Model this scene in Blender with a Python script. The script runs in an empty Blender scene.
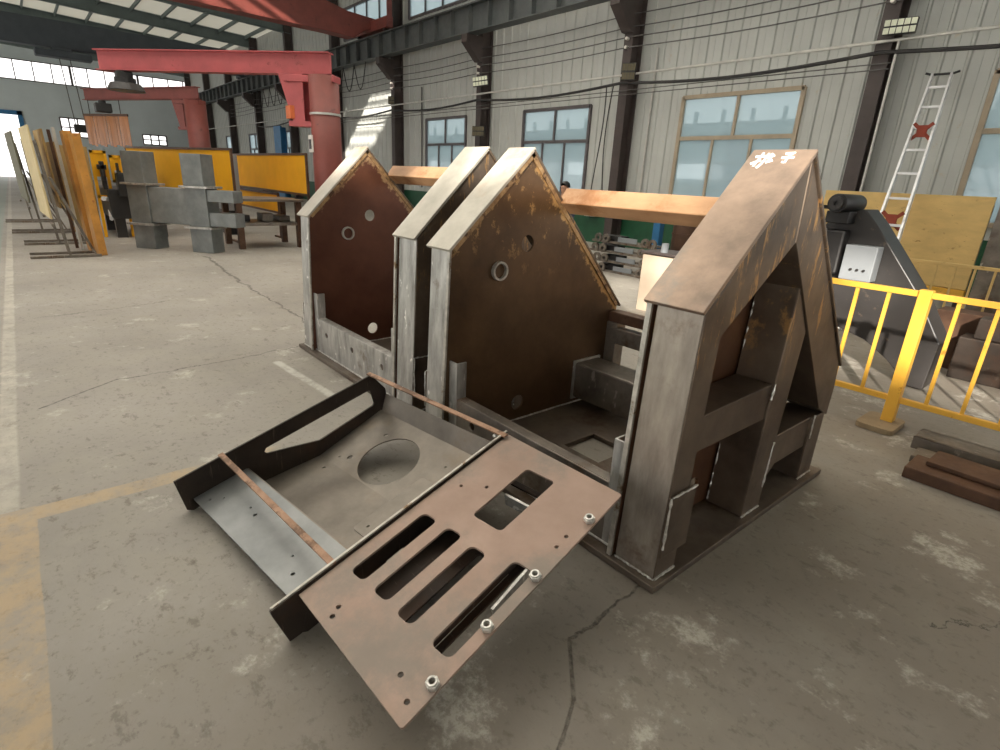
import bpy, bmesh, math, random
from mathutils import Vector, Matrix
from mathutils.geometry import tessellate_polygon
random.seed(7)
PI = math.pi
scene = bpy.context.scene
COL = scene.collection

# ------------------------------------------------ camera, world, sun, exposure
cam_data = bpy.data.cameras.new('camera'); cam = bpy.data.objects.new('camera', cam_data); COL.objects.link(cam)
cam_data.sensor_width = 36.0; cam_data.lens = 546.0 / 1000.0 * 36.0
cam_data.clip_start = 0.05; cam_data.clip_end = 300
cam.matrix_world = Matrix(((0.63976301, -0.28724054, 0.71287879, 0), (0.76705672, 0.18040915, -0.6156919, 0),
                           (0.04824181, 0.94071537, 0.33574889, 1.65), (0, 0, 0, 1)))
scene.camera = cam
world = bpy.data.worlds.new('daylight'); scene.world = world; world.use_nodes = True
bg = world.node_tree.nodes['Background']; bg.inputs[0].default_value = (1.0, 0.975, 0.955, 1); bg.inputs[1].default_value = 2.0
sun_d = bpy.data.lights.new('sun', 'SUN'); sun_d.energy = 11.0; sun_d.angle = math.radians(1.2); sun_d.color = (1, 0.93, 0.82)
sun = bpy.data.objects.new('sun', sun_d); COL.objects.link(sun)
SUN_TO = Vector((0.48, -0.877, 0.395)).normalized()       # direction towards the sun
sun.rotation_euler = SUN_TO.to_track_quat('Z', 'Y').to_euler()
scene.view_settings.view_transform = 'Standard'; scene.view_settings.look = 'None'
scene.view_settings.exposure = 0.02; scene.view_settings.gamma = 1.0
scene.view_settings.use_curve_mapping = False

# ------------------------------------------------ node material helpers
def srgb(r, g, b):
    f = lambda c: (c / 255 / 12.92) if c / 255 <= 0.04045 else ((c / 255 + 0.055) / 1.055) ** 2.4
    return (f(r), f(g), f(b), 1)
class NT:
    def __init__(s, name):
        s.m = bpy.data.materials.new(name); s.m.use_nodes = True; s.t = s.m.node_tree
        s.b = s.t.nodes['Principled BSDF']; s.out = s.t.nodes['Material Output']
    def n(s, kind, **kw):
        x = s.t.nodes.new(kind)
        for k, v in kw.items(): setattr(x, k, v)
        return x
    def l(s, a, b): s.t.links.new(a, b)
    def coord(s, scale=(1, 1, 1)):
        tc = s.n('ShaderNodeTexCoord'); mp = s.n('ShaderNodeMapping'); mp.inputs['Scale'].default_value = scale
        s.l(tc.outputs['Object'], mp.inputs[0]); return mp.outputs[0]
    def noise(s, scale, stretch=(1, 1, 1), detail=5, rough=0.6, vec=None):
        x = s.n('ShaderNodeTexNoise'); x.inputs['Scale'].default_value = scale
        x.inputs['Detail'].default_value = detail; x.inputs['Roughness'].default_value = rough
        s.l(vec if vec is not None else s.coord(stretch), x.inputs['Vector']); return x.outputs['Fac']
    def ramp(s, fac, stops):
        r = s.n('ShaderNodeValToRGB'); e = r.color_ramp.elements
        e[0].position, e[0].color = stops[0]; e[1].position, e[1].color = stops[-1]
        for p, c in stops[1:-1]:
            q = e.new(p); q.color = c
        s.l(fac, r.inputs[0]); return r.outputs[0]
    def mask(s, fac, lo, hi):
        r = s.n('ShaderNodeMapRange', interpolation_type='SMOOTHSTEP')
        r.inputs[1].default_value = lo; r.inputs[2].default_value = hi; s.l(fac, r.inputs[0]); return r.outputs[0]
    def mix(s, fac, a, b):
        x = s.n('ShaderNodeMix', data_type='RGBA')
        if isinstance(fac, (int, float)): x.inputs[0].default_value = fac
        else: s.l(fac, x.inputs[0])
        for i, v in ((6, a), (7, b)):
            if isinstance(v, tuple): x.inputs[i].default_value = v
            else: s.l(v, x.inputs[i])
        return x.outputs[2]
    def math(s, op, a, b=None, c=None):
        x = s.n('ShaderNodeMath', operation=op)
        for i, v in enumerate((a, b, c)):
            if v is None: continue
            if isinstance(v, (int, float)): x.inputs[i].default_value = v
            else: s.l(v, x.inputs[i])
        return x.outputs[0]
    def bump(s, h, strength=0.3, dist=0.01):
        b = s.n('ShaderNodeBump'); b.inputs['Strength'].default_value = strength; b.inputs['Distance'].default_value = dist
        s.l(h, b.inputs['Height']); s.l(b.outputs[0], s.b.inputs['Normal'])
    def fin(s, color, rough=0.5, metal=0.0):
        if isinstance(color, tuple): s.b.inputs['Base Color'].default_value = color
        else: s.l(color, s.b.inputs['Base Color'])
        if isinstance(rough, (int, float)): s.b.inputs['Roughness'].default_value = rough
        else: s.l(rough, s.b.inputs['Roughness'])
        if isinstance(metal, (int, float)): s.b.inputs['Metallic'].default_value = metal
        else: s.l(metal, s.b.inputs['Metallic'])
        return s.m

def paint(name, col, rough=0.5, wear=None, amt=0.25, scale=4, metal=0.0, stretch=(1, 1, 1)):
    t = NT(name); n = t.noise(scale, stretch)
    dark = tuple(c * (1 - amt) for c in col[:3]) + (1,)
    c = t.ramp(n, [(0.35, dark), (0.65, col)])
    if wear:
        c = t.mix(t.mask(t.noise(scale * 2.3, stretch, 8, 0.7), 0.60, 0.70), c, wear)
    return t.fin(c, rough, metal)

def steel(name, dark, light, rough=0.4, metal=0.7, stretch=(1, 1, 1), scale=5, rust=None, rlo=0.55, rhi=0.7, scratch=True):
    t = NT(name)
    n = t.noise(scale, stretch, 6, 0.65); c = t.ramp(n, [(0.3, dark), (0.7, light)])
    if rust:
        c = t.mix(t.mask(t.noise(scale * 0.55, (1, 1, 1), 7, 0.7), rlo, rhi), c, rust)
    if scratch:
        sc = t.noise(16, (1, 6, 0.5), 3, 0.5)
        c = t.mix(t.mask(sc, 0.64, 0.72), c, tuple(min(1, x * 1.5) for x in light[:3]) + (1,))
    n2 = t.noise(scale * 6, (1, 1, 1), 4)
    rg = t.math('MULTIPLY_ADD', n2, 0.25, rough - 0.12)
    t.bump(n2, 0.12, 0.004)
    return t.fin(c, rg, metal)

M = {}
M['bright'] = steel('ground_steel', srgb(134, 131, 127), srgb(204, 202, 197), 0.42, 0.65, (2, 2, 0.5), 6, srgb(120, 105, 88), 0.60, 0.75)
M['bright2'] = steel('brushed_brown_grey_steel', srgb(122, 112, 104), srgb(176, 166, 154), 0.40, 0.6, (2, 2, 0.5), 5, srgb(112, 92, 78), 0.55, 0.75, False)
M['cap'] = steel('rolled_plate', srgb(168, 162, 150), srgb(206, 200, 188), 0.42, 0.45, (1, 1, 1), 3, srgb(168, 140, 112), 0.55, 0.75, False)
M['capdark'] = steel('heat_tinted_plate', srgb(122, 106, 94), srgb(180, 154, 134), 0.34, 0.55, (1, 1, 1), 3.0, srgb(138, 130, 122), 0.50, 0.65, False)
M['mill'] = steel('mill_scale_steel', srgb(98, 91, 84), srgb(144, 135, 125), 0.42, 0.6, (1, 1, 1), 4, srgb(96, 74, 54), 0.52, 0.7)
M['dark'] = steel('dark_plate_steel', srgb(46, 39, 35), srgb(70, 60, 53), 0.45, 0.4, (1, 1, 1), 4, srgb(74, 54, 42), 0.5, 0.7)
M['tray'] = steel('grey_sheet_steel', srgb(100, 93, 85), srgb(136, 128, 118), 0.40, 0.5, (1, 1, 1), 3, srgb(122, 108, 92), 0.52, 0.7, False)
M['toe'] = steel('bluish_sheet_steel', srgb(114, 116, 116), srgb(142, 143, 142), 0.38, 0.6, (1, 1, 1), 3, None, scratch=False)
M['rusty'] = steel('rust_bloomed_plate', srgb(148, 124, 110), srgb(168, 143, 129), 0.52, 0.3, (1, 1, 1), 3.5, srgb(134, 122, 112), 0.46, 0.66, False)
M['strip'] = steel('rusty_flat_bar', srgb(140, 108, 86), srgb(176, 142, 118), 0.55, 0.35, (1, 1, 1), 12, srgb(110, 84, 66), 0.5, 0.6, False)
M['base'] = steel('base_plate_steel', srgb(88, 78, 70), srgb(118, 106, 94), 0.45, 0.5, (1, 1, 1), 4, srgb(84, 66, 50), 0.5, 0.66, False)
M['weld'] = steel('weld_metal', srgb(160, 158, 152), srgb(235, 233, 228), 0.35, 0.7, (1, 1, 1), 40, None, scratch=False)
M['beamtan'] = steel('rusted_tube', srgb(142, 106, 76), srgb(184, 146, 110), 0.45, 0.3, (0.3, 1, 1), 5, srgb(140, 96, 60), 0.5, 0.66, False)
M['rustplate'] = steel('brown_scale_plate', srgb(70, 48, 36), srgb(98, 70, 52), 0.55, 0.3, (1, 1, 1), 5, srgb(104, 80, 62), 0.5, 0.66, False)

def gable_mat(name, c1, c2, gold, ox, dy):
    """mill brown plate with ground golden patches beside the rear slope weld and round the pipe stub"""
    t = NT(name)
    tc = t.n('ShaderNodeTexCoord'); sep = t.n('ShaderNodeSeparateXYZ'); t.l(tc.outputs['Object'], sep.inputs[0])
    y, z = sep.outputs[1], sep.outputs[2]
    n = t.noise(2.5, (1, 1, 1), 6, 0.65); c = t.ramp(n, [(0.3, c1), (0.7, c2)])
    # distance inside of the rear and front slopes (object frame)
    dr = t.math('MULTIPLY_ADD', z, 0.678, t.math('MULTIPLY_ADD', y, 0.735, -(ox[0] * 0.735 + ox[1] * 0.678)))
    df = t.math('MULTIPLY_ADD', z, 0.737, t.math('MULTIPLY_ADD', y, -0.675, (ox[0] * 0.675 - ox[1] * 0.737)))
    n3 = t.noise(11, (1, 1.3, 1.3), 8, 0.75)
    k = t.math('ADD', dr, t.math('MULTIPLY_ADD', n3, 0.22, -0.11))
    c = t.mix(t.math('MULTIPLY', t.mask(k, -0.070, -0.04), 0.75), c, gold)
    k2 = t.math('ADD', df, t.math('MULTIPLY_ADD', n3, 0.22, -0.11))
    c = t.mix(t.math('MULTIPLY', t.mask(k2, -0.06, -0.03), 0.6), c, gold)
    if dy:
        up = t.mask(t.math('ADD', z, t.math('MULTIPLY', n, 0.5)), 1.25, 1.75)
        sp = t.math('MULTIPLY', t.mask(t.noise(7, (1, 1.4, 1), 7, 0.72), 0.56, 0.66), up)
        c = t.mix(t.math('MULTIPLY', sp, 0.7), c, gold)
    t.bump(n3, 0.1, 0.004)
    return t.fin(c, t.math('MULTIPLY_ADD', n3, 0.2, 0.30), 0.45)

M['yellow'] = paint('yellow_enamel', srgb(234, 178, 66), 0.4, srgb(180, 120, 40), 0.12, 5)
M['yellowpanel'] = paint('yellow_screen_paint', srgb(240, 172, 14), 0.8, None, 0.10, 2)
M['redcrane'] = paint('crane_red_paint', srgb(182, 86, 88), 0.5, srgb(128, 56, 54), 0.25, 2)
M['redbrown'] = paint('primer_red_paint', srgb(136, 70, 62), 0.5, srgb(90, 44, 40), 0.25, 2)
M['orangehook'] = paint('orange_paint', srgb(226, 120, 66), 0.45)
M['greycol'] = paint('grey_brown_column_paint', srgb(74, 64, 62), 0.55, srgb(56, 48, 46), 0.25, 3)
M['runway'] = paint('runway_grey_paint', srgb(88, 92, 92), 0.55, srgb(62, 60, 58), 0.3, 3)
M['girder'] = paint('dark_blue_grey_girder', srgb(74, 80, 88), 0.6, None, 0.2, 2)
M['wallsheet'] = paint('pale_grey_wall_sheet', srgb(190, 192, 188), 0.5, srgb(186, 178, 162), 0.08, 1.5)
M['sheetline'] = paint('wall_sheet_groove', srgb(150, 148, 140), 0.6, None, 0.1, 1.5)
M['farwall'] = paint('far_wall_sheet', srgb(206, 214, 218), 0.6, None, 0.1, 0.5)
M['roof'] = paint('roof_sheet', srgb(196, 200, 190), 0.6, None, 0.1, 1)
t = NT('translucent_roof_sheet'); t.fin(srgb(214, 214, 202), 0.6)
tl = t.n('ShaderNodeBsdfTranslucent'); tl.inputs[0].default_value = (0.68, 0.67, 0.63, 1); mx = t.n('ShaderNodeMixShader'); mx.inputs[0].default_value = 0.45
t.l(t.b.outputs[0], mx.inputs[1]); t.l(tl.outputs[0], mx.inputs[2]); t.l(mx.outputs[0], t.out.inputs[0]); M['roof'] = t.m
t = NT('added_toplight_sheet'); tl = t.n('ShaderNodeBsdfTranslucent'); tl.inputs[0].default_value = (0.95, 0.94, 0.90, 1); t.l(tl.outputs[0], t.out.inputs[0]); M['toplight'] = t.m  # for an unseen roof part added to bring more top light
M['rafter'] = paint('roof_steel_green_grey', srgb(104, 116, 116), 0.6, None, 0.2, 2)
M['green'] = paint('green_wainscot_paint', srgb(30, 84, 56), 0.5, srgb(24, 58, 40), 0.25, 4)
M['frame'] = paint('tan_window_frame', srgb(176, 160, 138), 0.5, None, 0.15, 4)
M['framedark'] = paint('dark_window_frame', srgb(96, 90, 92), 0.5, None, 0.15, 4)
M['black'] = paint('black_machine_paint', srgb(40, 38, 38), 0.45, srgb(70, 60, 52), 0.3, 5)
M['darkgrey'] = paint('dark_grey_paint', srgb(56, 53, 52), 0.4, srgb(90, 80, 70), 0.2, 4)
M['boxgrey'] = paint('control_box_grey', srgb(132, 136, 140), 0.4, None, 0.06, 3)
M['ply'] = paint('weathered_yellow_board', srgb(220, 186, 120), 0.65, srgb(156, 118, 62), 0.18, 3, 0, (1, 1, 2.5))
M['pale'] = paint('pale_board', srgb(206, 186, 142), 0.7, srgb(170, 146, 100), 0.15, 3)
M['tanboard'] = paint('tan_board', srgb(170, 138, 84), 0.7, srgb(120, 92, 56), 0.2, 3)
M['orangeboard'] = paint('orange_brown_board', srgb(198, 138, 60), 0.45, srgb(150, 92, 40), 0.3, 4)
M['olive'] = paint('olive_grey_board', srgb(108, 104, 84), 0.7, srgb(80, 76, 62), 0.2, 3)
M['alu'] = steel('aluminium', srgb(215, 215, 217), srgb(242, 242, 244), 0.4, 0.3, (1, 1, 1), 5, None, scratch=False)
M['framesteel'] = steel('grey_frame_steel', srgb(104, 108, 108), srgb(134, 137, 136), 0.5, 0.3, (1, 1, 1), 3, srgb(120, 112, 104), 0.58, 0.75, False)
M['edge'] = steel('ground_edge', srgb(150, 146, 138), srgb(205, 200, 190), 0.4, 0.6, (1, 1, 1), 14, srgb(120, 96, 70), 0.56, 0.66, False)
M['goldedge'] = steel('scraped_golden_edge', srgb(112, 84, 58), srgb(190, 156, 112), 0.45, 0.4, (1, 1, 1), 16, srgb(84, 60, 42), 0.52, 0.6, False)
M['pipe'] = steel('galvanised_pipe', srgb(185, 183, 178), srgb(214, 212, 206), 0.4, 0.4, (1, 1, 1), 5, None, scratch=False)
M['cable'] = paint('black_cable', srgb(46, 44, 44), 0.6)
M['wire'] = paint('grey_wire', srgb(96, 94, 92), 0.6)
M['redcloth'] = paint('red_brown_rag', srgb(150, 66, 48), 0.8)
M['white'] = paint('white_enamel', srgb(232, 226, 218), 0.4, None, 0.05, 4)
M['cream'] = paint('cream_cabinet', srgb(188, 170, 150), 0.6, None, 0.08, 3)
M['whitepaint'] = paint('white_paint_marker', srgb(245, 245, 242), 0.6, None, 0.03)
M['blue'] = paint('blue_paint', srgb(52, 118, 168), 0.45, None, 0.2, 4)
M['stone'] = paint('sandy_concrete_block', srgb(150, 130, 102), 0.85, srgb(120, 104, 84), 0.2, 9)
M['curtain'] = paint('amber_vinyl', srgb(186, 122, 72), 0.25, srgb(150, 84, 44), 0.35, 3, 0, (3, 3, 0.3))
M['skin'] = paint('skin', srgb(190, 142, 116), 0.55)
M['hair'] = paint('black_hair', srgb(24, 22, 22), 0.5)
M['cloth'] = paint('dark_blue_workwear', srgb(52, 60, 78), 0.8)
M['neigh'] = paint('neighbouring_wall_render', srgb(150, 170, 176), 0.8, None, 0.08, 0.4)
M['lens'] = paint('floodlight_lens', srgb(232, 236, 214), 0.2)
M['lamp_off'] = paint('dim_lens', srgb(96, 88, 66), 0.3)

t = NT('window_glass')
tr = t.n('ShaderNodeBsdfTransparent'); tr.inputs[0].default_value = (0.74, 0.82, 0.84, 1)
tl = t.n('ShaderNodeBsdfTranslucent'); tl.inputs[0].default_value = (0.42, 0.49, 0.51, 1)
df = t.n('ShaderNodeBsdfDiffuse'); df.inputs[0].default_value = (0.50, 0.60, 0.62, 1)
gl = t.n('ShaderNodeBsdfGlossy'); gl.inputs['Roughness'].default_value = 0.08
ms = [t.n('ShaderNodeMixShader') for _ in range(3)]
ms[0].inputs[0].default_value = 0.40; t.l(tr.outputs[0], ms[0].inputs[1]); t.l(tl.outputs[0], ms[0].inputs[2])
ms[1].inputs[0].default_value = 0.25; t.l(ms[0].outputs[0], ms[1].inputs[1]); t.l(df.outputs[0], ms[1].inputs[2])
ms[2].inputs[0].default_value = 0.08; t.l(ms[1].outputs[0], ms[2].inputs[1]); t.l(gl.outputs[0], ms[2].inputs[2])
t.l(ms[2].outputs[0], t.out.inputs[0]); M['glass'] = t.m

# concrete floor with worn yellow lines, cracks and scuffs
def floor_material():
    t = NT('concrete_floor')
    tc = t.n('ShaderNodeTexCoord'); P = tc.outputs['Object']; sep = t.n('ShaderNodeSeparateXYZ'); t.l(P, sep.inputs[0])
    x, y = sep.outputs[0], sep.outputs[1]
    big = t.noise(0.55, vec=P, detail=7, rough=0.6); mid = t.noise(2.6, vec=P, detail=8, rough=0.68); fine = t.noise(28, vec=P, detail=5, rough=0.7)
    c = t.ramp(big, [(0.32, srgb(133, 127, 119)), (0.68, srgb(160, 154, 146))])
    c = t.mix(t.math('MULTIPLY', t.mask(mid, 0.42, 0.62), 0.40), c, srgb(158, 152, 140))
    c = t.mix(t.math('MULTIPLY', t.mask(fine, 0.54, 0.68), 0.5), c, srgb(104, 98, 88))
    # darker, browner zone under the weldments and to their right, broken up by noise
    ob = t.math('ADD', x, t.math('MULTIPLY_ADD', mid, 1.6, -0.8))
    brown_zone = t.math('MULTIPLY', t.mask(ob, -2.6, -0.9), t.mask(big, 0.30, 0.55))
    c = t.mix(t.math('MULTIPLY', brown_zone, 0.55), c, srgb(98, 86, 72))
    # pale scuffs
    sc = t.n('ShaderNodeTexNoise'); sc.inputs['Scale'].default_value = 2.1; sc.inputs['Detail'].default_value = 12; sc.inputs['Roughness'].default_value = 0.72
    t.l(P, sc.inputs['Vector'])
    c = t.mix(t.math('MULTIPLY', t.mask(t.math('MULTIPLY_ADD', brown_zone, 0.035, sc.outputs['Fac']), 0.57, 0.66), t.math('MULTIPLY_ADD', t.mask(fine, 0.40, 0.56), 0.5, 0.22)), c, srgb(192, 187, 176))
    dk = t.noise(7.0, vec=t.coord((1, 1.6, 1)), detail=9, rough=0.75)
    c = t.mix(t.math('MULTIPLY', t.mask(dk, 0.555, 0.64), 0.5), c, srgb(92, 84, 73))
    # worn yellow lines
    wob = t.math('MULTIPLY_ADD', mid, 0.03, -0.015)
    yw = t.math('ADD', y, wob); xw = t.math('ADD', x, wob)
    lane = t.math('MULTIPLY', t.mask(yw, -0.44, -0.43), t.math('SUBTRACT', 1.0, t.mask(yw, -0.222, -0.214)))
    lane = t.math('MULTIPLY', lane, t.mask(xw, -3.26, -3.25))
    far = t.math('MULTIPLY', t.mask(yw, -0.38, -0.36), t.math('SUBTRACT', 1.0, t.mask(yw, -0.29, -0.27)))
    far = t.math('MULTIPLY', far, t.math('SUBTRACT', 1.0, t.mask(xw, -3.26, -3.25)))
    cross = t.math('MULTIPLY', t.mask(xw, -3.25, -3.24), t.math('SUBTRACT', 1.0, t.mask(xw, -3.12, -3.11)))
    cross = t.math('MULTIPLY', cross, t.math('MULTIPLY', t.mask(yw, -0.24, -0.23), t.math('SUBTRACT', 1.0, t.mask(yw, 0.9, 1.0))))
    worn = t.mask(t.noise(5.5, vec=P, detail=9, rough=0.75), 0.36, 0.60)
    keep = t.math('MULTIPLY_ADD', worn, 0.42, 0.12)
    c = t.mix(t.math('MULTIPLY', t.math('MAXIMUM', lane, cross), keep), c, srgb(192, 162, 118))
    c = t.mix(t.math('MULTIPLY', far, t.math('MULTIPLY', keep, 0.8)), c, srgb(206, 200, 186))
    # the aisle beyond the line is greener grey and polished
    ais = t.math('SUBTRACT', 1.0, t.mask(yw, -0.46, -0.42))
    c = t.mix(t.math('MULTIPLY', ais, 0.6), c, srgb(132, 146, 138))
    # pale tape mark left of the weldments
    def seg(ax, ay, bx, by, w, wig):
        L2 = (bx - ax) ** 2 + (by - ay) ** 2
        u = t.n('ShaderNodeTexNoise'); u.inputs['Scale'].default_value = 3.0; u.inputs['Detail'].default_value = 6; u.inputs['Roughness'].default_value = 0.7
        t.l(P, u.inputs['Vector'])
        px = t.math('SUBTRACT', t.math('ADD', x, t.math('MULTIPLY_ADD', u.outputs['Fac'], wig, -wig / 2)), ax)
        py = t.math('SUBTRACT', t.math('ADD', y, t.math('MULTIPLY_ADD', u.outputs['Fac'], -wig, wig / 2)), ay)
        dx, dy = bx - ax, by - ay
        h = t.math('DIVIDE', t.math('ADD', t.math('MULTIPLY', px, dx), t.math('MULTIPLY', py, dy)), L2)
        hc = t.n('ShaderNodeClamp'); t.l(h, hc.inputs[0]); h = hc.outputs[0]
        ex = t.math('SUBTRACT', px, t.math('MULTIPLY', h, dx)); ey = t.math('SUBTRACT', py, t.math('MULTIPLY', h, dy))
        d = t.math('SQRT', t.math('ADD', t.math('MULTIPLY', ex, ex), t.math('MULTIPLY', ey, ey)))
        return t.math('SUBTRACT', 1.0, t.mask(d, w * 0.4, w))
    cr = None
    for s in ((-4.70, -0.15, -5.06, 0.32, .012, .25), (-5.06, .32, -5.11, 1.1, .012, .25), (-5.11, 1.1, -5.24, 1.93, .012, .25),
              (-11.8, 2.55, -8.86, 2.34, .03, .3), (-8.86, 2.34, -5.5, 2.28, .02, .3), (-1.05, 1.79, -1.03, 1.31, .010, .12),
              (-1.03, 1.31, -0.845, 1.136, .010, .1), (-0.845, 1.136, -0.72, 0.90, .008, .1), 
              (-7.6, -0.1, -7.9, 1.2, .012, .4), (-0.2, 2.6, 0.4, 3.4, .008, .3)):
        k = seg(*s); cr = k if cr is None else t.math('MAXIMUM', cr, k)
    c = t.mix(t.math('MULTIPLY', cr, t.math('MULTIPLY_ADD', t.mask(fine, 0.35, 0.6), 0.55, 0.3)), c, srgb(62, 56, 48))
    tp = seg(-4.85, 1.52, -3.75, 1.60, .05, .03)
    c = t.mix(t.math('MULTIPLY', tp, t.math('MULTIPLY_ADD', worn, 0.6, 0.1)), c, srgb(206, 204, 196))
    h = t.math('ADD', t.math('MULTIPLY', mid, 0.6), t.math('MULTIPLY_ADD', fine, 0.3, t.math('MULTIPLY', cr, -0.8)))
    t.bump(h, 0.35, 0.012)
    return t.fin(c, t.math('MULTIPLY_ADD', mid, 0.35, 0.42), 0.0)
M['floor'] = floor_material()

# ------------------------------------------------ geometry helpers
V = Vector
class MB:
    def __init__(s): s.v = []; s.f = []
    def add(s, vs, fs):
        o = len(s.v); s.v += [V(p) for p in vs]; s.f += [tuple(i + o for i in f) for f in fs]; return s
    def box(s, x0, x1, y0, y1, z0, z1):
        vs = [(x, y, z) for x in (x0, x1) for y in (y0, y1) for z in (z0, z1)]
        return s.add(vs, [(0, 1, 3, 2), (4, 6, 7, 5), (0, 4, 5, 1), (2, 3, 7, 6), (0, 2, 6, 4), (1, 5, 7, 3)])
    def bar(s, a, b, w, h, up=(0, 0, 1)):
        """square bar from a to b, w across, h along up"""
        a, b = V(a), V(b); d = (b - a).normalized(); u = V(up); r = d.cross(u).normalized(); u = r.cross(d)
        vs = [p + r * (i * w / 2) + u * (j * h / 2) for p in (a, b) for i, j in ((-1, -1), (1, -1), (1, 1), (-1, 1))]
        return s.add(vs, [(0, 1, 2, 3), (4, 7, 6, 5), (0, 4, 5, 1), (1, 5, 6, 2), (2, 6, 7, 3), (3, 7, 4, 0)])
    def cyl(s, a, b, r, n=16, r2=None):
        a, b = V(a), V(b); r2 = r if r2 is None else r2; d = (b - a).normalized()
        k = d.orthogonal().normalized(); l = d.cross(k)
        vs = [p + (k * math.cos(2 * PI * i / n) + l * math.sin(2 * PI * i / n)) * q for p, q in ((a, r), (b, r2)) for i in range(n)]
        return s.add(vs, [tuple(range(n))[::-1], tuple(range(n, 2 * n))] + [(i, (i + 1) % n, n + (i + 1) % n, n + i) for i in range(n)])
    def tube(s, pts, r, n=6):
        pts = [V(p) for p in pts]; rings = []
        for i, p in enumerate(pts):
            d = (pts[min(i + 1, len(pts) - 1)] - pts[max(i - 1, 0)]).normalized()
            k = d.cross(V((0.13, 0.31, 1))).normalized(); l = d.cross(k); rr = r[i] if isinstance(r, (list, tuple)) else r
            rings += [p + (k * math.cos(2 * PI * j / n) + l * math.sin(2 * PI * j / n)) * rr for j in range(n)]
        m = len(pts); fs = [tuple(range(n))[::-1], tuple(range((m - 1) * n, m * n))]
        for i in range(m - 1):
            fs += [(i * n + j, i * n + (j + 1) % n, (i + 1) * n + (j + 1) % n, (i + 1) * n + j) for j in range(n)]
        return s.add(rings, fs)
    def ring(s, c, axis, r0, r1, w, n=24):
        """annulus (hollow disc) of width w centred at c"""
        c, ax = V(c), V(axis).normalized(); k = ax.orthogonal().normalized(); l = ax.cross(k); vs = []
        for q, rr in ((-w / 2, r0), (w / 2, r0), (w / 2, r1), (-w / 2, r1)):
            vs += [c + ax * q + (k * math.cos(2 * PI * i / n) + l * math.sin(2 * PI * i / n)) * rr for i in range(n)]
        fs = [(a * n + i, a * n + (i + 1) % n, ((a + 1) % 4) * n + (i + 1) % n, ((a + 1) % 4) * n + i) for a in range(4) for i in range(n)]
        return s.add(vs, fs)
    def plate(s, loops, fn, w0, w1):
        """extrude a polygon with holes; fn(u, v, w) -> world"""
        tri = tessellate_polygon([[V((p[0], p[1], 0)) for p in lp] for lp in loops])
        flat = [p for lp in loops for p in lp]; n = len(flat)
        vs = [fn(p[0], p[1], w0) for p in flat] + [fn(p[0], p[1], w1) for p in flat]
        fs = [tuple(t) for t in tri] + [tuple(i + n for i in reversed(t)) for t in tri]
        o = 0
        for lp in loops:
            k = len(lp)
            fs += [(o + i, o + (i + 1) % k, n + o + (i + 1) % k, n + o + i) for i in range(k)]; o += k
        return s.add(vs, fs)
    def build(s, name, mat, parent=None, bevel=0.0, smooth=False, loc=None):
        if parent is not None: o = V(parent['_w'])
        elif loc is not None: o = V(loc)
        else:
            xs = [p.x for p in s.v]; ys = [p.y for p in s.v]; o = V(((min(xs) + max(xs)) / 2, (min(ys) + max(ys)) / 2, min(p.z for p in s.v)))
        me = bpy.data.meshes.new(name); me.from_pydata([p - o for p in s.v], [], s.f)
        bm = bmesh.new(); bm.from_mesh(me); bmesh.ops.recalc_face_normals(bm, faces=bm.faces)
        if smooth:
            for f in bm.faces: f.smooth = len(f.verts) == 4
        bm.to_mesh(me); bm.free()
        me.materials.append(M[mat] if isinstance(mat, str) else mat)
        ob = bpy.data.objects.new(name, me); COL.objects.link(ob)
        if parent is not None: ob.parent = parent
        else: ob.location = o
        ob['_w'] = tuple(o)
        if bevel:
            b = ob.modifiers.new('bevel', 'BEVEL'); b.width = bevel; b.segments = 2; b.limit_method = 'ANGLE'; b.angle_limit = math.radians(50)
        return ob
def thing(name, label, cat, loc, group=None):
    o = bpy.data.objects.new(name, None); COL.objects.link(o); o.location = loc; o['_w'] = tuple(loc)
    o.empty_display_size = 0.1
    return tag(o, label, cat, group)
def tag(o, label, cat, group=None):
    o['label'] = label; o['category'] = cat
    if group: o['group'] = group
    return o
def struct(o, label=None):
    o['kind'] = 'structure'
    if label: o['label'] = label
    return o
def circ(cx, cy, r, n=20, ry=None):
    return [(cx + r * math.cos(2 * PI * i / n), cy + (ry or r) * math.sin(2 * PI * i / n)) for i in range(n)]
def rrect(u0, u1, v0, v1, r, n=4):
    out = []
    for cx, cy, a0 in ((u1 - r, v1 - r, 0), (u0 + r, v1 - r, 90), (u0 + r, v0 + r, 180), (u1 - r, v0 + r, 270)):
        out += [(cx + r * math.cos(math.radians(a0 + 90 * i / n)), cy + r * math.sin(math.radians(a0 + 90 * i / n))) for i in range(n + 1)]
    return out
def YZ(x):                         # plates standing across the hall: u = y, v = z, w = x
    return lambda u, v, w: (w, u, v)
XY = lambda u, v, w: (u, v, w)
XZ = lambda u, v, w: (u, w, v)

# ------------------------------------------------ the hall
WY = 13.2
struct(MB().box(-62, 12, -9, 14, -0.2, 0).build('floor', 'floor', loc=(0, 0, 0)), 'worn grey concrete shop floor with cracks and faded yellow lines')

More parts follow.
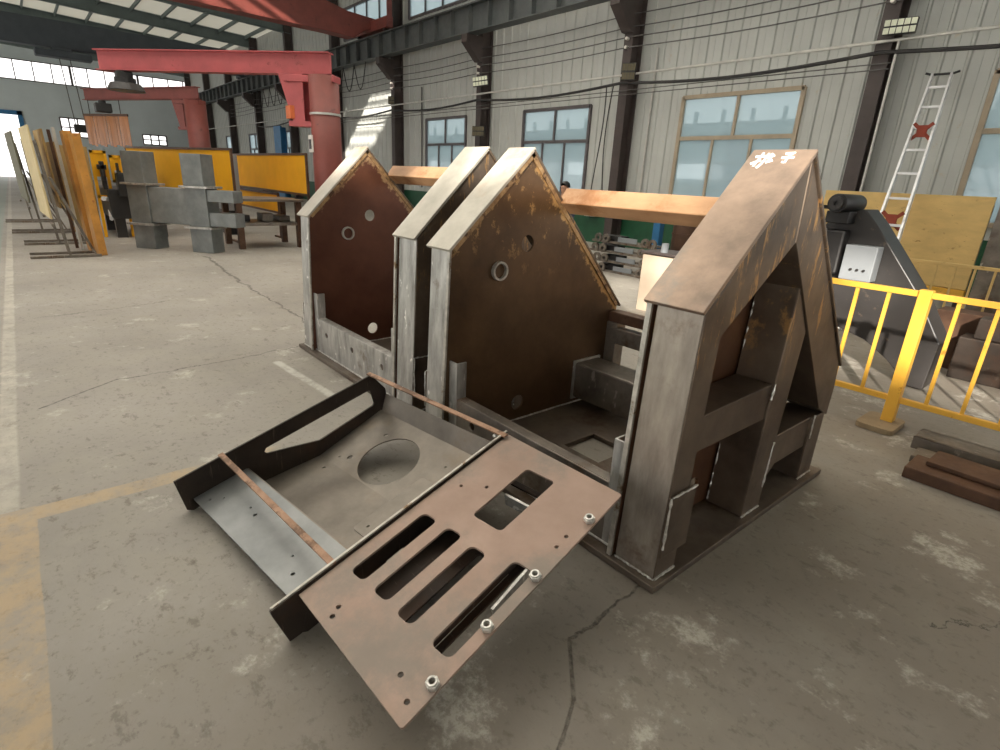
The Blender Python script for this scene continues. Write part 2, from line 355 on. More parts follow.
def ribbed(mb, x0, x1, z0, z1, y):
    """profiled wall sheet between x0 and x1: flat pans with raised ribs"""
    pitch = 0.40; a = math.floor(x0 / pitch) * pitch; pts = [(x0, y)]
    while a < x1:
        for dx, dy in ((0.0, 0), (0.02, -0.035), (0.06, -0.035), (0.08, 0), (0.235, 0), (0.24, 0.006), (0.245, 0)):
            if x0 < a + dx < x1: pts.append((a + dx, y + dy))
        a += pitch
    pts.append((x1, y)); n = len(pts)
    mb.add([(p[0], p[1], z0) for p in pts] + [(p[0], p[1], z1) for p in pts], [(i, i + 1, n + i + 1, n + i) for i in range(n - 1)])
    mb.box(x0, x1, y + 0.05, y + 0.09, z0, z1)
    return mb
COLX = [1.55, -4.40, -10.36, -16.60, -22.50, -28.40, -34.40, -40.40, -46.40, -52.40, -58.40]
wins = [(-2.70, 0.30), (-8.78, -5.85), (-14.72, -11.82), (-20.62, -17.90), (-37.5, -35.3), (-43.6, -41.1), (-49.3, -46.9), (-55.2, -52.8)]
HEAD, SILL = 3.82, 1.30
WT = 9.3
mb = MB(); edges = [4.0]
wl = sorted(wins, reverse=True)
ribbed(mb, -60, 4, HEAD, 7.5, WY); ribbed(mb, -60, 4, 1.05, SILL, WY)
xs = 4.0
for a, b in wl:
    ribbed(mb, b, xs, SILL, HEAD, WY); xs = a
ribbed(mb, -60, xs, SILL, HEAD, WY)
clere = [(-15.9, -11.0), (-21.9, -17.2), (-27.8, -23.2)]
xs = 4.0
for a, b in clere: ribbed(mb, b, xs, 7.5, 8.8, WY); xs = a
ribbed(mb, -60, xs, 7.5, 8.8, WY); ribbed(mb, -60, 4, 8.8, WT, WY)
wall = struct(mb.build('wall_right', 'wallsheet', loc=(0, WY, 0)), 'pale grey ribbed metal wall with windows')
mb = MB().box(-60, 4, WY - 0.02, WY + 0.09, 0, 1.05)
struct(mb.build('trim_1', 'green', loc=(0, WY, 0)), 'green painted lower wall band')
def window(i, a, b, z0, z1, upper=True, fm='frame', lower=3):
    w = bpy.data.objects.new('window_%d' % i, None); COL.objects.link(w); w.location = ((a + b) / 2, WY, z0); w['_w'] = tuple(w.location)
    struct(w, 'wall window with frosted panes')
    f = MB(); y0, y1 = WY - 0.06, WY + 0.06; t = 0.06
    for c in ((a - .03, a + t, z0, z1), (b - t, b + .03, z0, z1), (a, b, z1 - t, z1 + .03), (a, b, z0 - .03, z0 + t)): f.box(c[0], c[1], y0, y1, c[2], c[3])
    if upper:
        zt = z1 - 0.95; mid = (a + b) / 2; f.box(a, b, y0 + .01, y1, zt - .05, zt + .04)
        f.box(mid - .035, mid + .035, y0 + .02, y1, zt, z1)
        for k in range(1, lower): q = a + (b - a) * k / lower; f.box(q - .03, q + .03, y0 + .02, y1, z0, zt)
    else:
        for k in range(1, 4): q = a + (b - a) * k / 4; f.box(q - .03, q + .03, y0 + .02, y1, z0, z1)
    f.build('window_frame', fm, w)
    MB().box(a, b, WY + 0.0, WY + 0.008, z0, z1).build('pane', 'glass', w)
    return w
for i, (a, b) in enumerate(wins): window(i + 1, a, b, SILL, HEAD, True, 'frame' if i in (0, 1) else 'framedark')
for i, (a, b) in enumerate(clere): window(i + 10, a, b, 7.5, 8.8, False, 'framedark')

# columns with brackets, built as fixed structure
for i, x in enumerate(COLX):
    c = bpy.data.objects.new('trim_%d' % (i + 2), None); COL.objects.link(c); c.location = (x, 12.95, 0); c['_w'] = tuple(c.location)
    struct(c, 'dark grey steel wall column with crane bracket')
    f = MB(); f.box(x - .135, x + .135, 12.72, 12.75, 0, WT); f.box(x - .135, x + .135, 13.12, 13.15, 0, WT); f.box(x - .012, x + .012, 12.75, 13.12, 0, WT)
    f.build('column', 'greycol', c)
    MB().plate([[(12.72, 6.08), (12.72, 5.35), (12.60, 5.35), (12.05, 5.85), (12.05, 6.08)]], YZ(0), x - .15, x + .15).build('bracket', 'greycol', c)
rw = struct(bpy.data.objects.new('trim_20', None), 'dark grey crane runway beam with stiffeners'); COL.objects.link(rw); rw.location = (-28, 12.3, 6.1); rw['_w'] = (-28, 12.3, 6.1)
f = MB(); f.box(-60, 4, 12.10, 12.50, 6.10, 6.13); f.box(-60, 4, 12.10, 12.50, 6.88, 6.91); f.box(-60, 4, 12.29, 12.31, 6.12, 6.9); f.build('beam', 'runway', rw)
f = MB(); x = -59.5
while x < 4: f.box(x, x + .02, 12.12, 12.48, 6.13, 6.88); x += 1.0
f.build('stiffeners', 'runway', rw)
MB().box(-60, 4, 12.26, 12.34, 6.91, 6.99).build('rail', 'darkgrey', rw)

# far end wall with a high window band and an open doorway
ROOFZ = lambda y: 9.3 + (13.2 - y) * 0.045
fw = MB()
FARW = ((3.6, 5.3, 3.3, 4.7), (9.2, 11.0, 3.1, 3.9))
fw.plate([[(-9, 0), (-3.2, 0), (-3.2, 4.9), (1.1, 4.9), (1.1, 0), (13.3, 0), (13.3, 7.1), (-9, 7.1)]] + [[(a, c), (b, c), (b, d_), (a, d_)] for a, b, c, d_ in FARW], YZ(0), -60.15, -60)
fw.box(-60.15, -60, -9, 13.3, 8.55, 11)
struct(fw.build('wall_far', 'farwall', loc=(-60, 0, 0)), 'blue grey far end wall')
w = struct(bpy.data.objects.new('window_20', None), 'bright high window band on the far wall'); COL.objects.link(w); w.location = (-60, 2, 7.1); w['_w'] = (-60, 2, 7.1)
f = MB(); y = -9
while y < 13.3: f.box(-60.08, -59.96, y, y + (.16 if int(round((y + 9) / 1.15)) % 4 == 0 else .07), 7.1, 8.55); y += 1.15
f.box(-60.08, -59.96, -9, 13.3, 7.1, 7.17); f.box(-60.08, -59.96, -9, 13.3, 8.48, 8.55); f.build('window_frame', 'framedark', w)
for i, (y0, y1, z0, z1) in enumerate(FARW):
    f = MB()
    for k in range(4): y = y0 + (y1 - y0) * k / 3; f.box(-60.1, -59.95, y - .05, y + .05, z0, z1)
    f.box(-60.1, -59.95, y0, y1, z0 - .05, z0 + .05); f.box(-60.1, -59.95, y0, y1, z1 - .05, z1 + .05); f.box(-60.1, -59.95, y0, y1, (z0 + z1) / 2 - .04, (z0 + z1) / 2 + .04)
    struct(f.build('window_%d' % (22 + i), 'framedark'), 'small bright window low on the far wall')
d = struct(bpy.data.objects.new('door_1', None), 'open far doorway with blue frame'); COL.objects.link(d); d.location = (-60, -0.5, 0); d['_w'] = (-60, -.5, 0)
f = MB(); f.box(-60.2, -59.9, 1.0, 1.3, 0, 4.9); f.box(-60.2, -59.9, -3.2, -2.9, 0, 4.9); f.box(-60.2, -59.9, -3.2, 1.3, 4.6, 4.9); f.build('door_frame', 'blue', d)

# roof: sheets, rafters across, purlins along; unseen gap left to let sun onto one wall bay
ceil = MB()
def roof_strip(x0, x1, y0, y1):
    n = 1
    ceil.add([(x0, y0, ROOFZ(y0)), (x1, y0, ROOFZ(y0)), (x1, y1, ROOFZ(y1)), (x0, y1, ROOFZ(y1)),
              (x0, y0, ROOFZ(y0) + .06), (x1, y0, ROOFZ(y0) + .06), (x1, y1, ROOFZ(y1) + .06), (x0, y1, ROOFZ(y1) + .06)],
             [(0, 1, 2, 3), (4, 7, 6, 5), (0, 4, 5, 1), (1, 5, 6, 2), (2, 6, 7, 3), (3, 7, 4, 0)])
for c in ((-60, -22.5, -9, 13.3), (-22.5, -16.5, -9, -5.0), (-22.5, -16.5, 2.5, 13.3), (-3.5, 12, -9, 13.3)): roof_strip(*c)
struct(ceil.build('ceiling', 'roof', loc=(0, 0, 9)), 'pale translucent roof sheeting between dark rafters')
ceil = MB(); roof_strip(-16.5, -3.5, -9, 13.3)  # added top light, ends short so it comes from the left
struct(ceil.build('ceiling', 'toplight', loc=(0, 0, 9)), 'unseen translucent roof added for top light over the nearer bays')
# unseen side of the hall: openings shaped to gate the sun and admit daylight
wl_ = MB()
for x0, x1, z0, z1 in ((-60, 12, 3.4, 6.70), (-60, 0.8, 6.70, 7.95), (11.0, 12, 6.70, 7.95), (-60, 12, 7.95, 10.4)): wl_.box(x0, x1, -9.1, -9.0, z0, z1)
struct(wl_.build('wall_left', 'wallsheet', loc=(0, -9, 0)), 'unseen opposite hall wall shaped to gate the sun, open below for daylight')
w = struct(bpy.data.objects.new('window_30', None), 'high window band on the opposite wall'); COL.objects.link(w); w.location = (6, -9, 6.7); w['_w'] = (6, -9, 6.7)
f = MB(); x = 0.8
while x < 11.1: f.box(x, x + .10, -9.08, -9.02, 6.7, 7.95); x += 1.02
f.box(.8, 11, -9.08, -9.02, 7.3, 7.36); f.build('window_frame', 'framedark', w)
for x in COLX: struct(MB().box(x - .15, x + .15, -8.9, -8.6, 0, 10.2).build('trim_%d' % (60 + int(-x + 2)), 'greycol'), 'dark steel column of the open side')
struct(MB().box(12, 12.1, -9, 13.3, 0, 10.4).build('wall_near', 'farwall'), 'unseen end wall added to dim light from the right')  # closes the unseen end to keep light off right-facing sides
for i, x in enumerate(COLX):
    f = MB(); 
    for dz, hw, th in ((-.62, .12, .02), (-.04, .12, .02)):
        f.add([(x + sx * hw, y, ROOFZ(y) + dz + k) for y in (-9, 13.1) for sx in (-1, 1) for k in (0, th)],
              [(0, 1, 3, 2), (4, 6, 7, 5), (0, 4, 5, 1), (2, 3, 7, 6), (0, 2, 6, 4), (1, 5, 7, 3)])
    f.add([(x + sx * .01, y, ROOFZ(y) + k) for y in (-9, 13.1) for sx in (-1, 1) for k in (-.62, -.02)],
          [(0, 1, 3, 2), (4, 6, 7, 5), (0, 4, 5, 1), (2, 3, 7, 6), (0, 2, 6, 4), (1, 5, 7, 3)])
    struct(f.build('trim_%d' % (30 + i), 'rafter'), 'dark roof rafter')
f = MB(); y = -8.5
while y < 13: f.box(-60, 6, y, y + .07, ROOFZ(y) - .2, ROOFZ(y) - .005); y += 1.5
struct(f.build('trim_45', 'rafter'), 'roof purlins')

# what stands outside the windows
nb = MB()
for z0, z1, x0, x1 in ((0, 2.05, -60, 10), (2.6, 4.02, -60, 10)): nb.box(x0, x1, 20, 20.4, z0, z1)
xx = -60
while xx < 10:
    nb.box(xx, xx + 4.6, 20, 20.4, 2.0, 2.65); xx += 6.0
xx = -60
while xx < 10:
    nb.box(xx, xx + .12, 19.9, 20.0, 3.95, 4.4); xx += 1.1
struct(nb.build('wall_outside', 'neigh'), 'neighbouring hall wall seen through the windows')

# ------------------------------------------------ welded gabled stands
ML = {}
def stand(name, label, xl, xr, dy, mats, wid, pl_, pr_, tz):
    """two house-shaped end frames on one base plate; closed plate faces inwards"""
    S = thing(name, label, 'steel weldment', ((xl + xr) / 2, 2.7 + dy, 0))
    Y = lambda y: y + dy
    def bld(mb, nm, mt, bev=0.004, **k): return mb.build(nm, mt, S, bev, **k)
    hole = [(xr - .85, Y(2.45)), (xr - 1.14, Y(2.45)), (xr - 1.14, Y(2.74)), (xr - .85, Y(2.74))]
    bld(MB().plate([[(xl - .04, Y(1.78)), (xr + .03, Y(1.78)), (xr + .03, Y(3.56)), (xl - .04, Y(3.56))], hole,
                    [(xr - .62, Y(2.94)), (xr - .80, Y(2.94)), (xr - .80, Y(3.02)), (xr - .62, Y(3.02))]], XY, 0.002, 0.036), 'base_plate', 'base')
    def gable(px, d, W, left, ye, ze, ya, za, yr, zr):
        """px: inner plate face, members run from px towards d over W; e eave, a apex, r rear corner"""
        X1 = px + d * W
        u = V((0, ya - ye, za - ze)).normalized(); nf = V((0, -u.z, u.y)); q = V((0, yr - ya, zr - za)).normalized(); nr = V((0, -q.z, q.y))
        P = lambda p: (p.y, p.z)
        E, Ap, Rr = V((0, ye, ze)), V((0, ya, za)), V((0, yr, zr))
        yb = ye - .045
        gp = [(yb, .036), (ye - .005, ze - .01), (ya, za - .014), (yr - .01, zr - .01), (yr - .01, .036)]
        ins = [circ(Y(2.455), 1.275, .052, 18), circ(Y(2.45), .17, .055, 18)]
        s0 = px - d * .016
        bld(MB().plate([gp] + ins, YZ(0), min(px, s0), max(px, s0)), 'gable_plate', mats['plate'][0 if left else 1], 0.002)
        bld(MB().ring((px - d * .026, Y(2.22), 1.115), (1, 0, 0), .047, .060, .03), 'pipe_stub', 'edge', 0)
        # front edge of the plate, ground bright
        g = MB().plate([[(yb - .012, .036), (yb + .002, .036), (ye + .002, ze - .012), (ye - .012, ze - .012)]], YZ(0), min(px - d * .020, px + d * .003), max(px - d * .020, px + d * .003))
        bld(g, 'plate_edge', 'edge', 0.001)
        # scraped ledge along both slopes on the plate side
        for p0, p1, n_ in ((E, Ap, nf), (Ap, Rr, nr)):
            t0 = p0 - n_ * .012; t1 = p1 - n_ * .012; w0 = p0 - n_ * .040; w1 = p1 - n_ * .040
            bld(MB().plate([[P(t0), P(t1), P(w1), P(w0)]], YZ(0), min(s0, s0 - d * .010), max(s0, s0 - d * .010)), 'slope_ledge', 'goldedge', 0.001)
        a, b = min(px + d * .012, X1), max(px + d * .012, X1)
        yi = ye + .15
        pm_ = mats['post']
        bld(MB().plate([[(yb + .012, .036), (ye + .012, ze - .02), (yi + .01, ze + .105), (yi - .03, .036)]], YZ(0), a, b), 'front_post', mats['rafter'], 0.010)
        bld(MB().plate([[(yb + .006, .045), (yb + .0125, .045), (ye + .0125, ze - .022), (ye + .006, ze - .022)]], YZ(0), a + .006, b - .004), 'post_face', mats['post'][0 if left else 1], 0.003)
        inn = Ap + (Ap - (E + Rr) / 2).normalized() * 0; vi = V((0, ya + .02, za - .36))
        fi = E + u * .28 - nf * .24
        e1, a1, r1 = E - nf * .012, Ap - V((0, 0, .018)), Rr - nr * .012
        bld(MB().plate([[(e1.y + .02, e1.z), P(a1), P(vi), P(fi), (yi + .005, ze - .14)]], YZ(0), a + .002, b - .003), 'front_rafter', mats['rafter'], 0.006)
        ri = Rr - nr * .28 + q * .10; rb = Rr + V((0, .03, -.16))
        bld(MB().plate([[P(a1), (yr, zr - .012), P(rb), (yr + .02, zr - .34), P(ri), P(vi)]], YZ(0), a, b), 'rear_rafter', mats['rafter'], 0.006)
        a2, b2 = (a, b - .010) if d > 0 else (a + .010, b)
        bld(MB().plate([[(yr - .17, .036), (yr - .17, zr - .32), (yr + .015, zr - .32), (yr + .015, .036)]], YZ(0), a2, b2), 'rear_post', mats['rafter'], 0.008)
        bld(MB().plate([[(Y(2.61), .036), (Y(2.69), 1.26), (Y(2.88), 1.02), (Y(2.80), .036)]], YZ(0), a2, b2), 'middle_post', mats['rafter'], 0.008)
        a3, b3 = (a, b - .022) if d > 0 else (a + .022, b)
        bld(MB().plate([[(Y(2.0), .59), (Y(2.0), .76), (Y(2.66), .775), (Y(2.65), .59)]], YZ(0), a3, b3), 'cross_rail', mats['rafter'], 0.008)
        bld(MB().plate([[(Y(2.78), .12), (Y(2.81), .44), (Y(3.32), .44), (Y(3.32), .25), (Y(2.93), .25), (Y(2.86), .20)]], YZ(0), a3, b3), 'cross_rail', mats['rafter'], 0.008)
        c0, c1 = min(px - d * .030, X1 + d * .010), max(px - d * .030, X1 + d * .010)
        def cap(p0, p1, nrm, th):
            qd = [P(p0), P(p1), P(p1 + nrm * th), P(p0 + nrm * th)]
            return MB().plate([qd], YZ(0), c0, c1)
        bld(cap(E - u * .03 - nf * .012, Ap + u * .010 - nf * .012, nf, .018), 'front_cap_plate', mats['cap'][0 if left else 1], 0.003)
        bld(cap(Ap - nr * .012, Rr + q * .03 - nr * .012, nr, .016), 'rear_cap_plate', mats['rafter'], 0.003)
        l0 = px - d * .018; l1 = px - d * .098
        bld(MB().box(min(l0, l1), max(l0, l1), Y(1.855), Y(1.867), .036, .585).box(min(l1, l1 + d * .012), max(l1, l1 + d * .012), Y(1.867), Y(1.93), .036, .585), 'foot_angle', mats['post'][0], 0.003)
        bld(MB().box(min(X1, X1 + d * .012), max(X1, X1 + d * .012), yb + .02, yb + .215, .15, .45), 'doubler_plate', mats['rafter'], 0.003)
        w = MB(); e = X1 + d * .002; rnd = lambda: random.uniform(.003, .0075)
        def bead(p, q_, k=14): w.tube([V(p).lerp(V(q_), i / k) + V((0, random.uniform(-.002, .002), random.uniform(-.002, .002))) for i in range(k + 1)], [rnd() for _ in range(k + 1)], 6)
        bead((a, yb + .008, .04), (b, yb + .008, .04), 24); bead((e, yb + .015, .04), (e, yi - .03, .04), 10)
        e2 = e - d * .010
        bead((e2, Y(2.61), .04), (e2, Y(2.80), .04), 8); bead((e2, yr - .17, .04), (e2, yr + .015, .04), 8)
        xi = px + d * .018
        bead((xi, Y(2.615), .05), (xi, Y(2.65), .58), 24); bead((xi, Y(2.665), .78), (xi, Y(2.69), 1.20), 20)
        bead((e + d * .012, yb + .03, .45), (e + d * .012, yb + .215, .45), 10); bead((e + d * .012, yb + .02, .2), (e + d * .012, yb + .02, .45), 10)
        bead((e2, Y(2.65), .70), (e2, Y(2.66), .78), 5); bead((e2, Y(2.79), .16), (e2, Y(2.81), .42), 14); bead((e2, Y(3.32), .30), (e2, Y(3.32), .45), 6)
        bead((px - d * .02, Y(2.0), .042), (px - d * .02, Y(3.4), .042), 20)
        w.build('weld_bead', 'weld', S, 0)
    Wl, Wr = wid
    gable(xl + Wl, -1, Wl, True, *pl_); gable(xr - Wr, 1, Wr, False, *pr_)
    a, b = xl + Wl + .018, xr - Wr - .018
    # front apron with holes and a top flange
    hs = [circ(a + .24 + i * (b - a - .48) / 2, .23, .027, 12) for i in range(3)]
    bld(MB().plate([[(a + .082, .036), (b - .082, .036), (b - .082, .355), (a + .082, .355)]] + hs, XZ, Y(1.856), Y(1.868)).box(a + .08, b - .08, Y(1.868), Y(1.93), .343, .355), 'apron_plate', mats['apron'], 0.003)
    w = MB(); k = 24
    w.tube([V((a + (b - a) * i / k, Y(1.848), .042)) for i in range(k + 1)], [random.uniform(.004, .008) for _ in range(k + 1)], 6); w.build('weld_bead', 'weld', S)
    bld(MB().box(a, b, Y(3.02), Y(3.29), .09, .372), 'box_beam', 'mill', 0.018)
    bld(MB().box(a - .006, a + .012, Y(3.005), Y(3.305), .075, .385), 'end_flange', 'bright', 0.004)
    # rear rails
    bld(MB().box(a, b, Y(3.36), Y(3.47), .655, .735), 'rear_rail', 'rustplate', 0.006)
    bld(MB().box(a + .05, b - .05, Y(3.33), Y(3.42), .50, .62).box(a, a + .10, Y(3.35), Y(3.46), .036, .655).box(b - .55, b - .47, Y(3.36), Y(3.46), .036, .655), 'rear_frame', 'mill', 0.006)
    # tie beam: square tube turned on edge below the rear slope
    cy, cz, h = 2.80, tz, .084
    ang = [math.radians(q) for q in (8, 98, 188, 278)]
    q = [(cy + h * math.cos(t), cz + h * math.sin(t)) for t in ang]
    bld(MB().plate([q], YZ(0), a - .02, b + .02), 'tie_beam', 'beamtan', 0.006)
    return S
gm1 = gable_mat('gable_plate_red_brown', srgb(84, 50, 38), srgb(112, 70, 54), srgb(186, 152, 112), (0.0, 1.845 - 0), 0)
gmo = (2.46 - 2.70, 1.845)
M['g_left'] = gable_mat('gable_plate_reddish', srgb(82, 50, 38), srgb(108, 70, 54), srgb(180, 148, 110), gmo, 0)
M['g_mid'] = gable_mat('gable_plate_dark_gold', srgb(70, 52, 36), srgb(104, 80, 56), srgb(194, 154, 100), gmo, 1)
M['g_back'] = gable_mat('gable_plate_rust_inner', srgb(92, 62, 46), srgb(124, 88, 66), srgb(170, 130, 90), gmo, 0)
def rafter_mat():
    t = NT('scratched_brown_steel'); c = t.ramp(t.noise(3, detail=6), [(0.3, srgb(76, 64, 55)), (0.7, srgb(120, 105, 90))])
    tc = t.n('ShaderNodeTexCoord'); sep = t.n('ShaderNodeSeparateXYZ'); t.l(tc.outputs['Object'], sep.inputs[0])
    up = t.mask(sep.outputs[2], 0.75, 1.15)
    n = t.noise(5, (1, 3.2, 0.7), 8, 0.72)
    c = t.mix(t.math('MULTIPLY', t.mask(n, 0.54, 0.64), t.math('MULTIPLY', up, 0.8)), c, srgb(190, 146, 90))
    t.bump(t.noise(20), 0.12, 0.004)
    return t.fin(c, t.math('MULTIPLY_ADD', t.noise(9), 0.25, 0.28), 0.55)
M['rafter_steel'] = rafter_mat()
A = stand('gabled_steel_stand', 'steel weldment of two house-shaped frames, farther left one with red-brown gable', -5.16, -3.15, 0.07,
          dict(plate=('g_left', 'g_back'), post=('bright', 'bright'), rafter='rafter_steel', cap=('cap', 'cap'), apron='bright'), (.21, .24),
          (1.935, 1.285, 2.515, 1.870, 3.52, .80), (1.935, 1.280, 2.51, 1.852, 3.52, .79), 1.65)
B = stand('gabled_steel_stand', 'steel weldment of two house-shaped frames, nearer one with white marks on its peak', -2.855, -1.015, 0.0,
          dict(plate=('g_mid', 'g_back'), post=('bright', 'bright2'), rafter='rafter_steel', cap=('cap', 'capdark'), apron='mill'), (.205, .225),
          (1.855, 1.275, 2.45, 1.838, 3.46, .79), (1.855, 1.247, 2.49, 1.818, 3.46, .76), 1.54)
# white paint marks near the apex of the nearest cap plate
pm = MB(); u = V((0, .743, .669)); n0 = V((0, -.669, .743)); base = V((-1.25, 2.49, 1.818)) + n0 * .006
def stroke(pts, r=.006):
    pm.tube([base + V((1, 0, 0)) * (a) + u * (-b) for a, b in pts], r, 5)
for s in ([(.035, .015), (.03, .10)], [(.012, .04), (.055, .035)], [(.01, .085), (.045, .06)], [(.06, .02), (.058, .085), (.048, .11)], [(.055, .05), (.09, .03)],
          [(.075, .02), (.08, .075)], [(.07, .075), (.095, .06)], [(.13, .02), (.165, .015), (.15, .04)], [(.125, .045), (.175, .042)], [(.15, .03), (.15, .075), (.138, .07)]): stroke(s)
pm.build('painted_mark', 'whitepaint', B)

# ------------------------------------------------ loose tray bracket with a slotted plate
O = V((-1.66340635, 0.51458896, 0.20336404)); Sx = V((0.990762631, 0.135607429, 0.000187335)); T = V((-0.13178685, 0.96252161, 0.23703244)); N = V((0.03196305, -0.23486757, 0.97150172))
L = lambda s, t, n: O + Sx * s + T * t + N * n
ST = lambda u, v, w: L(u, v, w)              # plates in the sloping plane
TN = lambda u, v, w: L(w, u, v)              # side plates: u along slope, v up
br = thing('tray_bracket', 'welded steel tray bracket with rusty slotted plate lying on the floor in front', 'steel bracket', (-2.0, 1.0, 0))
side = [(-.042, -.005), (-.046, -.185), (-.02, -.205), (.20, -.205), (.274, -.270), (.682, -.332), (1.214, -.262), (1.224, -.134), (1.149, 0)]
slot = [(.405, -.095), (.405, -.125), (.714, -.225), (1.11, -.200), (1.115, -.09), (.43, -.085)]
slot = [(.40, -.108), (.412, -.125), (.714, -.226), (1.108, -.202), (1.12, -.19), (1.118, -.10), (1.105, -.09), (.415, -.092)]
MB().plate([side, slot], TN, -1.128, -1.116).build('side_plate', 'dark', br, .002)
MB().plate([side], TN, -.012, 0).build('side_plate', 'dark', br, .002)
MB().plate([[(-.106, -.002), (-.106, -.03), (-.09, -.185), (-.04, -.19), (.0, -.12), (.3, -.12), (.3, -.002)]], TN, -.013, .001).build('end_tab', 'dark', br, .002)
MB().plate([rrect(-1.115, -.012, .0, .285, .004)] + [circ(s, t, r, 10) for s, t, r in ((-1.03, .05, .007), (-.98, .10, .005), (-.72, .14, .010), (-.79, .15, .006), (-.33, .12, .006), (-.24, .07, .009))], ST, -.150, -.142).build('toe_panel', 'toe', br, .002)
# main tray: flat part, sloping part and raised lip as one bent sheet
tr_ = MB(); 
sec = [((.285, -.150), (.290, -.272)), ((.290, -.272), (.682, -.326))]
def bent(t0, n0_, t1, n1, loops, th=.008):
    d = math.hypot(t1 - t0, n1 - n0_)
    fn = lambda u_, v_, w_: L(u_, t0 + (t1 - t0) * v_ / d - (n1 - n0_) / d * w_, n0_ + (n1 - n0_) * v_ / d + (t1 - t0) / d * w_)
    tr_.plate(loops(d), fn, 0, th)
bent(.285, -.146, .290, -.272, lambda d: [[(-1.115, 0), (-.012, 0), (-.012, d), (-1.115, d)]])
bent(.290, -.272, .682, -.326, lambda d: [[(-1.115, 0), (-.012, 0), (-.012, d), (-1.115, d)], circ(-.98, .34, .010, 10)])
bent(.682, -.326, 1.155, -.266, lambda d: [[(-1.115, 0), (-.012, 0), (-.012, d), (-1.115, d)], circ(-.685, .195, .182, 40), circ(-.225, .135, .055, 20), circ(-.925, .09, .016, 12), circ(-.99, .06, .007, 8), circ(-.88, .33, .013, 12), circ(-.35, .33, .007, 8), circ(-.30, .22, .007, 8)])
bent(1.155, -.266, 1.215, -.165, lambda d: [[(-1.10, 0), (-.03, 0), (-.03, d), (-1.10, d)]])
tr_.build('tray_panel', 'tray', br, .002)
MB().bar(L(-1.13, .20, .002), L(.0, .155, .002), .028, .010, N).build('brace_strip', 'strip', br, .002)
MB().bar(L(-1.13, 1.14, .012), L(.02, 1.135, .006), .028, .010, N).build('brace_strip', 'strip', br, .002)
MB().plate([rrect(-.27, -.16, .38, .80, .02)] + [circ(-.215, .43, .008, 8)], ST, -.165, -.157).build('mounting_tab', 'tray', br, .002)
MB().bar(L(-.006, -.10, .004), L(-.006, 1.17, .004), .012, .010, N).build('edge_bar', 'edge', br, .002)
# rust coloured slotted plate
outer = [(.006, .0), (.668, -.056), (.675, -.05), (.678, 1.105), (.67, 1.112), (.006, 1.165)]
sl = [rrect(.070, .152, .182, .556, .025), rrect(.213, .297, .180, .560, .025), rrect(.358, .440, .172, .548, .025), rrect(.540, .632, .170, .590, .025), rrect(.247, .405, .664, 1.018, .02)]
hl = [circ(.173, .063, .010, 10), circ(.189, .027, .010, 10), circ(.546, .044, .010, 10), circ(.627, .003, .010, 10), circ(.628, .731, .009, 10), circ(.627, .794, .009, 10), circ(.08, .763, .008, 10), circ(.18, .822, .009, 10)]
MB().plate([outer] + sl + hl, ST, -.020, -.010).build('slotted_plate', 'rusty', br, .0015)
for t_ in (.913, .575, .325, .085):
    nut = MB().ring(L(.652, t_, -.001), N, .010, .023, .018, 6).ring(L(.652, t_, .006), N, .010, .018, .016, 16)
    nut.build('weld_nut', 'weld', br, .002)
MB().plate([rrect(.01, .50, .16, 1.05, .01), rrect(.30, .47, .20, .62, .01), rrect(.05, .45, .66, 1.02, .01)], ST, -.17, -.16).build('under_frame', 'dark', br, .002)
for s0 in (.03, .46): MB().plate([[(.14, -.16), (.14, -.08), (.20, -.022), (1.05, -.022), (1.05, -.16)]], TN, s0, s0 + .008).build('rib_plate', 'dark', br, .002)
MB().plate([rrect(.118, .165, .30, .40, .015)], ST, -.05, -.042).build('lug_tab', 'tray', br, .001)
MB().bar(L(.60, .60, -.05), L(.60, .40, -.07), .012, .07, N).build('lug_tab', 'bright', br, .001)
MB().bar(L(.25, .86, -.07), L(.40, .86, -.07), .012, .06, N).build('lug_tab', 'bright', br, .001)
for p in ((-.03, 1.03), (-.03, .86), (-.06, 1.12)):
    w = MB(); w.tube([L(p[0] + .006 * i, p[1] + .01 * i, -.02 + .0 * i) for i in range(5)], [.006, .013, .010, .014, .006], 8); w.build('weld_spot', 'weld', br)

# ------------------------------------------------ right side: railing, plates, machinery
def fence(name, label, y, x0, x1, z0, z1, posts, pitch, r, mat='yellow', group=None, phase=0):
    F = thing(name, label, 'railing', ((x0 + x1) / 2, y, 0), group)
    MB().box(x0, x1, y - r, y + r, z1 - 2 * r, z1).build('top_rail', mat, F, .004)
    MB().box(x0, x1, y - r, y + r, z0, z0 + 2 * r).build('bottom_rail', mat, F, .004)
    x = x0 + phase
    while x < x1:
        if all(abs(x - p) > .07 for p in posts): MB().box(x - r * .6, x + r * .6, y - r * .6, y + r * .6, z0 + 2 * r, z1 - 2 * r).build('baluster', mat, F, .003)
        x += pitch
    for p in posts: MB().box(p - .04, p + .04, y - .04, y + .04, 0.04, z1 + .012).build('post', mat, F, .004)
    return F
fence('yellow_railing', 'bright yellow steel tube railing standing right beside the nearest gabled frame', 4.86, -1.95, 2.2, .20, 1.045, (-1.0, 1.0), .212, .021, phase=.09)
fence('yellow_railing', 'dull yellow railing farther back, in front of the weathered yellow board', 7.75, -2.6, 2.4, .10, 1.03, (-2.58, -.2, 2.3), .17, .018, 'ply')
f = MB(); f.plate([rrect(-1.15, -.90, 4.62, 4.98, .05)], XY, 0, .042); tag(f.build('footing_slab', 'stone', None, .008), 'sandy stone slab under the yellow railing post', 'slab')
